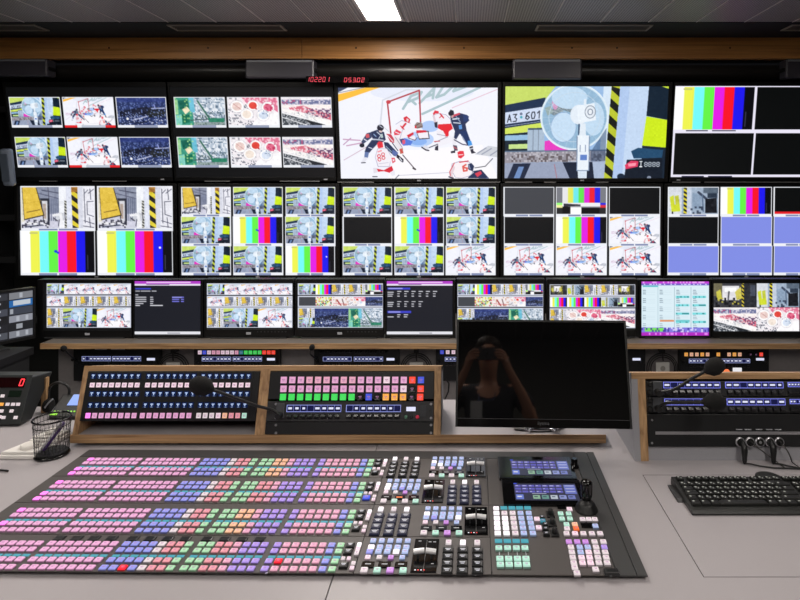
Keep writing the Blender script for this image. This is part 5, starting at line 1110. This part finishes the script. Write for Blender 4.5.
for x, y, c in ((3,396,'white'),(2,404.3,'amber'),(8,404.3,'white'),(13.5,404.3,'white'),(18.5,404.3,'white'),(2,411,'white'),(12,411,'white'),(0,416.8,'white'),(4,417.5,'white'),(16,417.5,'white'),(-4,404,'white'),(-4,417,'white')):
    h = FT.hit(x, y, -.002); o = inst('key', cap(.0125, .0095, .004, c, False), t, (0,0,0))
    M = Matrix.Translation((0,0,.004)) @ Euler((-TA,0,0)).to_matrix().to_4x4() @ Matrix.Translation((h.x, -.002, h.z)) @ Euler((R90,0,0)).to_matrix().to_4x4()
    o.matrix_local = M
# oak-edged stand end behind it
f = Fr(W(43, 424, 2.06)); f.loc.z = .75
B().prism([(-.009,0),(.009,0),(.009,.12),(-.009,.12)], 0, .012, 'y')
o = B().prism([(-.008,0),(.008,0),(.012,.12),(-.004,.12)], 0, .014, 'y').build('wooden_end_board', M_woodz, None, 0, f); tag(o, 'small upright oak board standing behind the black timer box', 'board')
# looped black headset behind
f = Fr(W(55, 411, 2.055)); f.loc.z = .75; t = thing('headset', 'black headset standing on the desk behind the pen cup', 'headset', f)
L = [(.042*math.cos(a), .02, .075+.028*math.sin(a)) for a in [math.pi*k/14 for k in range(15)]]
L = [(.034,.015,.02)]+[(.036*math.cos(a), .02, .07+.03*math.sin(a)) for a in [math.pi*k/14 for k in range(15)]]+[(-.034,.015,.02)]
B().tube(L, .0045, 8).build('headband', M_black, t)
for s in (-1, 1): B().lathe([(.021,-.009),(.023,-.002),(.023,.006),(.016,.012)], (s*.03, .012, .0235), 'x', 18).build('ear_cup', M_foam, t)
B().tube([(-.03,-.005,.02),(-.02,-.02,.03),(.0,-.03,.05),(.012,-.028,.06)], .0025, 8).build('microphone_arm', M_silver, t)
# small phone-like intercom with lit blue screen
f = Fr(W(72, 413, 2.03)); f.loc.z = .75; t = thing('desk_phone', 'black desk phone with a small lit blue screen and green lights, beside the rack bay', 'phone', f)
B().prism([(-.03,0),(-.03,.012),(.045,.06),(.05,.0)], -.06, .075, 'x').build('body', M_black, t, .003)
ta = math.atan2(.048, .075); 
def sl(b, nm, m): o = b.build(nm, m, t); o.location = (0,-.03,.012); o.rotation_euler = (ta,0,0); return o
sl(B().box(-.02, .02, .042, .085, .001, .003), 'screen', glow('phone_screen', (130,160,235), .9))
g_ = B()
for k in range(10): g_.box(-.05+k*.011, -.045+k*.011, .016, .020, .001, .003)
sl(g_, 'status_light', glow('green_led', (150,225,60), .9))
sl(B().box(-.056, -.034, .004, .010, .001, .003), 'green_light', glow('green_led', (150,225,60), .9))
# mesh pen cup
f = Fr(W(52, 455, 1.745)); f.loc.z = .75; t = thing('pen_cup', 'round black wire mesh pen cup standing on the desk left of the rack bay', 'cup', f)
R0, R1c, HCp = .042, .0475, .108
q = B()
for k in range(30):
    a = 2*math.pi*k/30; a2 = a+.35; q.tube([(R0*math.cos(a), R0*math.sin(a), .004), (R1c*math.cos(a2), R1c*math.sin(a2), HCp)],   .0004, 4, 0, False)
    a2 = a-.35; q.tube([(R0*math.cos(a), R0*math.sin(a), .004), (R1c*math.cos(a2), R1c*math.sin(a2), HCp)],   .0004, 4, 0, False)
for k in range(10):
    z = .012+k*.0092; r = R0+(R1c-R0)*z/HCp; q.tube([(r*math.cos(2*math.pi*i/32), r*math.sin(2*math.pi*i/32), z) for i in range(33)],   .00035, 4, 0, False)
q.build('wire_mesh', mat('black_wire', (20,20,22), .35, .5), t)
for z, r, rr in ((HCp, R1c, .003), (.004, R0, .0035), (HCp-.018, R1c-.001, .0012)): B().tube([(r*math.cos(2*math.pi*i/40), r*math.sin(2*math.pi*i/40), z) for i in range(41)], rr, 8, 0, False).build('rim' if z > .05 else 'bottom_ring', M_blackg, t)
B().lathe([(R0-.002,.0),(R0-.002,.012)], (0,0,0), 'z', 28).build('bottom', M_black, t)
for i, (c, nm, a, b_, lab) in enumerate((((96,70,140),'marker',(-.025,.0,.014),(.022,.018,.088),'purple marker leaning inside the mesh pen cup'),((205,205,210),'ballpoint_pen',(-.028,-.015,.014),(.034,-.008,.098),'pale pen leaning across the inside of the mesh pen cup'))):
    fo = Fr(f.loc+Vector(a)); d = Vector(b_)-Vector(a); r = .006 if i == 0 else .0035
    p_ = thing(nm, lab, 'pen', fo); B().tube([(0,0,0), d*.08, d*.7], [r*.5, r, r], 10).build('barrel', mat('pen_%d' % i, c, .35), p_); B().tube([d*.7, d*.97, d], [r*1.15, r*1.1, r*.7], 10).build('cap', mat('pen_cap_%d' % i, [v*.7 for v in c], .35), p_)
# white puck controllers
for i, (px, py, Z, s_, lab) in enumerate(((16, 460, 1.715, 1, 'white flat square control box with round knob, left of the pen cup'), (43, 444, 1.82, .8, 'smaller white flat control box behind the pen cup'))):
    f = Fr(W(px, py, Z)); f.loc.z = .75; f = Fr(f.loc, 0, 0)
    t = thing('control_box', lab, 'device', f)
    B().prism([(-.055*s_,0),(.055*s_,0),(.063*s_,.075*s_),(-.03*s_,.075*s_)], 0, .012, 'z').build('base', M_white, t, .003)
    B().prism([(-.048*s_,.006*s_),(.048*s_,.006*s_),(.054*s_,.068*s_),(-.025*s_,.068*s_)], .012, .020, 'z').build('upper_plate', M_white, t, .002)
    B().lathe([(.023*s_,.02),(.023*s_,.028),(.020*s_,.031)], (.012*s_,.036*s_,0), 'z', 24).build('knob', mat('warm_white', (232,228,222), .45), t)
f = Fr(WORLD.hit(0, 470, z=.754)); o = B().tube([(-.12,.01,0),(-.05,.006,0),(0,0,0),(.022,-.004,0),(.026,-.006,0)], .0028, 8).build('cable_end', M_black, None, 0, f); tag(o, 'short black cable end lying on the desk at the left edge', 'cable')

# ---------------------------------------------------------------- gear hanging under the front shelf
ZF = 3.04                 # plane of the fronts
HG = W(0, 349, ZF).z
def fint(lab, x0, x1, keys_=None, windows=(), y1=385, teal=False, top_lights=0, extra=0):
    f = Fr(W((x0+x1)/2, y1, ZF)); t = thing('intercom_panel', lab, 'intercom', f, 'intercom panels under the front desk shelf')
    a = f.hit(x0, y1, 0).x; b_ = f.hit(x1, y1, 0).x; zt_ = f.hit(x0, 348.6, 0).z
    B().box(a, b_, 0, .025, 0, zt_).build('face_plate', mat('panel_black', (24,25,27), .4), t, .001)
    for (wa, wb, ya, yb) in windows: intercom(f, t, [(wa, wb, ya, yb)], yb+3.2, y=0, glowcol=(170,180,235))
    for px in (x0+3.5, x1-3.5):
        h = f.hit(px, 362, 0); B().lathe([(.009,0),(.008,-.012),(.006,-.014)], (h.x, 0, h.z), 'y', 12).build('knob', M_black, t)
    if keys_:
        for k, c in enumerate(keys_[4]):
            px = keys_[0]+(keys_[1]-keys_[0])*k/(len(keys_[4])-1); h = f.hit(px, keys_[2], 0)
            if c: capv('key', t, h.x, h.z, keys_[3], keys_[3]*1.05, .005, c, mark=True)
    h = f.hit(x1-9, 359, 0); B().box(h.x-.02, h.x+.02, -.002, 0, h.z-.007, h.z+.005).build('small_display', glow('window_text', (222,226,250), .9), t)
    return t, f
t, f = fint('plain intercom panel under the front shelf, above the auxiliary key panel', 73.5, 160, windows=((82,111,356.3,361),(112.5,141,356.3,361)), y1=381)
q = B(); 
for a, b_ in ((95,107),(111,125)): flatq(B(), f, (a, 349.8), (b_, 348.8), 0).build('printed_label', M_logo, t)
t, f = fint('intercom panel with a row of small coloured keys, over the gap between left racks', 194, 280, (200,273.5,352.3,.0185,['wpink','dblue','wpink','rose','rose','wpink','wpink','wpink','rose','teal','grn','grn','grn','grn','key_red','key_red','key_red']), ((202,231,356.8,361.2),(233,262,356.8,361.2)))
t, f = fint('intercom panel with a row of dark knobs, over the colour key panel', 314, 399.5, windows=((323,351.5,356.8,361.2),(354,383,356.8,361.2)))
for k in range(14):
    h = f.hit(321+k*5, 351.5, 0); B().lathe([(.008,0),(.007,-.012),(.005,-.014)], (h.x, 0, h.z), 'y', 10).build('key_knob', M_black, t)
t, f = fint('intercom panel half hidden by the left edge of the switched-off monitor', 436, 515, (442,505,352,.0185,['dblue','wpink','wpink','rose','rose','wpink','grn','grn','grn','dblue','wpink','wpink']), ((445,475,357,361.2),(477,508,357,361.2)), y1=381)
t, f = fint('intercom panel at the right of the switched-off monitor, mostly hidden', 560, 645.5, windows=((568,596,357,361.2),(600,628,357,361.2)))
t, f = fint('intercom panel with orange lit keys, above the right rack bay', 679.5, 769, (686,761,354.3,.0175,['amber','peach','peach','amber','peach',None,'amber',None,'peach','amber','peach',None,'off','off','key_red']), ((689,716.5,358.8,363),(718,750,358.8,363)), y1=392)
h = f.hit(725.5, 369.5, 0); B().prism([(-.022,0),(.022,0),(.012,.012),(-.018,.010)], -.006, 0, 'y').build('orange_light', glow('orange_light', (250,130,80), 1), t).location = (h.x, -.001, h.z-.01)
h = f.hit(737, 370, 0); B().box(-.022, .022, -.004, 0, -.012, .012).build('white_light', glow('white_tag', (235,235,240), .9), t).location = (h.x, -.001, h.z)
# coiled headset cables with white tags
for i, (px, lab) in enumerate(((174, 'looped headset cable with white tag hanging under the front shelf, left one'), (416.5, 'looped headset cable with white tag beside the switched-off monitor'), (662, 'looped headset cable with round-marked tag above the right rack bay'))):
    f = Fr(W(px, 366, ZF+.0)); t = thing('hanging_headset', lab, 'headset', f, None)
    zt_ = (366-350)*ZF/F; R_a = .078
    for dr in (0, .009, .018):
        r = R_a-dr; B().tube([(r*math.cos(a), -.004-dr*.4, -.01+ (r*.98)*math.sin(a)) for a in [math.pi*k/24*1.2-.3 for k in range(25)]], .003, 6).build('cable_loop', M_black, t)
    B().tube([(0,-.012,.075),(0,-.012,.045),(.002,-.012,.03)], .0035, 6).build('cable_drop', M_black, t)
    B().box(-.034, .034, -.014, -.008, -.035, .022).build('tag', mat('tag_white', (205,205,200), .5), t, .002)
    B().lathe([(.013,-.015),(.012,-.017)], (0, 0, -.008), 'y', 16).build('round_mark', mat('tag_grey', (150,148,142), .4) if i == 2 else mat('tag_pale', (190,190,186), .4), t)
    B().box(-.012, .012, -.012, .0285, .07, .085).build('hook', M_dark, t)
for i, (bx, hx, hy, by, lab) in enumerate(((73, 62.5, 347.5, 358, 'short gooseneck microphone at the far left intercom panel under the front shelf'), (315, 308.8, 346.5, 358, 'short gooseneck microphone at the intercom panel with dark knobs'))):
    goose(lab, [W(bx+1, by+1, ZF-.01), W(bx-1.5, by-1, ZF-.05), W(bx-5, by-4.5, ZF-.09), W(hx+2.5, hy+2.5, ZF-.12)], None, .014, .004)
# hanging cable and socket left of the switched-off monitor
f = Fr(W(446, 379, ZF-.0)); 
o = B().tube([(0,-.004,.0),(.015,-.01,-.02),(.012,-.012,-.06),(-.006,-.012,-.1),(.004,-.01,-.14)], .004, 8).build('hanging_cable', M_black, None, 0, f); tag(o, 'black cable hanging from the half hidden intercom panel', 'cable')

# ---------------------------------------------------------------- the person taking the picture (seen mirrored in the dark monitor)
PF = Fr((0, -.36, 0))
person = thing('person', 'person in dark T-shirt with lanyard badge, holding up a phone, mirrored in the dark monitor', 'person', PF)
def skin(name, verts, edges, m, parent, root=0, sub=2):
    me = bpy.data.meshes.new(name); me.from_pydata([v[:3] for v in verts], edges, []); me.materials.append(m)
    o = bpy.data.objects.new(name, me); C.objects.link(o); o.parent = parent
    o.modifiers.new('skin', 'SKIN').use_smooth_shade = True
    for i, v in enumerate(verts):
        d = me.skin_vertices[0].data[i]; r = v[3]; d.radius = r if hasattr(r, '__len__') else (r, r); d.use_root = i == root
    s_ = o.modifiers.new('sub', 'SUBSURF'); s_.levels = sub; s_.render_levels = sub; return o
M_skin = mat('skin', (206,150,122), .5, vary=.04); M_shirt = mat('dark_shirt', (34,36,44), .8, vary=.1); M_trou = mat('dark_trousers', (40,44,58), .85); M_hair = mat('brown_hair', (50,36,26), .6, bump=.6, bscale=120); M_shoe = mat('shoe', (30,28,28), .5)
V = []; E = []
def vtx(x, y, z, r, p=None):
    V.append((x, y, z, r)); 
    if p is not None: E.append((p, len(V)-1))
    return len(V)-1
pel = vtx(0, 0, .95, (.15,.105)); sp1 = vtx(0, .0, 1.1, (.13,.095), pel); ch = vtx(0, 0, 1.28, (.15,.105), sp1); nb = vtx(0, .0, 1.435, (.075,.06), ch); nk = vtx(0, .028, 1.49, .05, nb)
jw = vtx(0, .055, 1.545, (.062,.075), nk); hd = vtx(0, .045, 1.625, (.073,.092), jw); tp_ = vtx(0, .035, 1.69, (.06,.075), hd)
for s in (-1, 1):
    hp = vtx(s*.09, 0, .9, .085, pel); kn = vtx(s*.11, .02, .5, .058, hp); an = vtx(s*.12, -.01, .1, .038, kn); ft = vtx(s*.13, .12, .035, (.03,.042), an)
    so_ = vtx(s*.155, 0, 1.415, .062, ch); su = vtx(s*.215, .02, 1.36, .052, so_); el = vtx(s*.275, .115, 1.17, .036, su); fm = vtx(s*.215, .2, 1.32, .033, el); wr = vtx(s*.125, .275, 1.475, .022, fm)
    pa = vtx(s*.108, .298, 1.515, (.014,.026), wr); pm = vtx(s*.1, .306, 1.54, (.012,.026), pa)
    for q, (dz, L) in enumerate(((.026,.062),(.010,.07),(-.006,.066),(-.022,.052))):
        a = vtx(s*.098, .318, 1.54+dz*.9, .0085, pm); b_ = vtx(s*(.098-L*.35), .335, 1.545+dz, .008, a); vtx(s*(.098-L*.8), .328, 1.546+dz, .0068, b_)
    th = vtx(s*.088, .292, 1.535, .0095, pa); vtx(s*.066, .301, 1.548, .008, th)
bo = skin('body', V, E, M_skin, person)
# face, ears, hair
fx = Vector((0, .045, 1.62))
for s in (-1, 1):
    B().ell((s*.031, .132, 1.628), (.013, .010, .008), 12).build('eye', M_white, person)
    B().ell((s*.031, .1405, 1.628), (.0055, .003, .0055), 10).build('iris', mat('iris', (50,40,30), .2), person)
    B().tube([(s*.018,.139,1.647),(s*.033,.138,1.652),(s*.048,.128,1.648)], [.002,.003,.002], 6).build('eyebrow', M_hair, person)
    B().ell((s*.078, .04, 1.615), (.008, .018, .03), 12).build('ear', M_skin, person)
B().tube([(0,.138,1.632),(0,.150,1.605),(0,.155,1.595),(0,.140,1.585)], [.007,.011,.014,.008], 10).build('nose', M_skin, person)
B().tube([(-.024,.130,1.562),(0,.138,1.564),(.024,.130,1.562)], [.003,.0065,.003], 8).build('mouth', mat('lips', (170,90,84), .5), person)
B().ell((0, .012, 1.690), (.082, .096, .062), 20).ell((0, -.022, 1.63), (.08, .075, .085), 18).build('hair', M_hair, person)
V2 = [(0,0,.90,(.165,.118)),(0,0,1.08,(.155,.112)),(0,0,1.28,(.172,.125)),(0,.005,1.435,(.12,.085))]; E2 = [(0,1),(1,2),(2,3)]
for s in (-1, 1):
    n = len(V2); V2 += [(s*.14,0,1.412,.092),(s*.215,.02,1.36,.068),(s*.25,.07,1.265,.062)]; E2 += [(2,n),(n,n+1),(n+1,n+2)]
skin('shirt', V2, E2, M_shirt, person)
V3 = [(0,0,.95,(.16,.115))]; E3 = []
for s in (-1, 1):
    n = len(V3); V3 += [(s*.09,0,.88,.098),(s*.11,.02,.5,.078),(s*.12,-.008,.09,.062)]; E3 += [(0,n),(n,n+1),(n+1,n+2)]
skin('trousers', V3, E3, M_trou, person)
for s in (-1, 1): B().ell((s*.13, .075, .04), (.05, .14, .045), 16).box(s*.13-.045, s*.13+.045, -.05, .2, 0, .018).build('shoe', M_shoe, person)
B().tube([(-.06,.06,1.40),(-.055,.115,1.33),(-.07,.14,1.32)], .003, 6).tube([(.05,.06,1.40),(.03,.125,1.33),(-.07,.14,1.32)], .003, 6).build('lanyard', mat('lanyard', (60,70,110), .6), person)
B().box(-.105, -.035, .140, .143, 1.20, 1.32).build('badge', mat('badge_card', (214,214,214), .4), person)
fp_ = Fr((0, -.032, EYE)); t = thing('smartphone', 'black smartphone held sideways by the person mirrored in the dark monitor', 'phone', fp_)
B().box(-.078, .078, -.004, .004, -.038, .038).build('body', M_black, t, .003); B().box(-.074, .074, -.0046, -.004, -.034, .034).build('screen', M_blackg, t)
B().lathe([(.007,.004),(.007,.0055),(.005,.006)], (0,0,0), 'y', 16).build('lens', M_blackg, t)
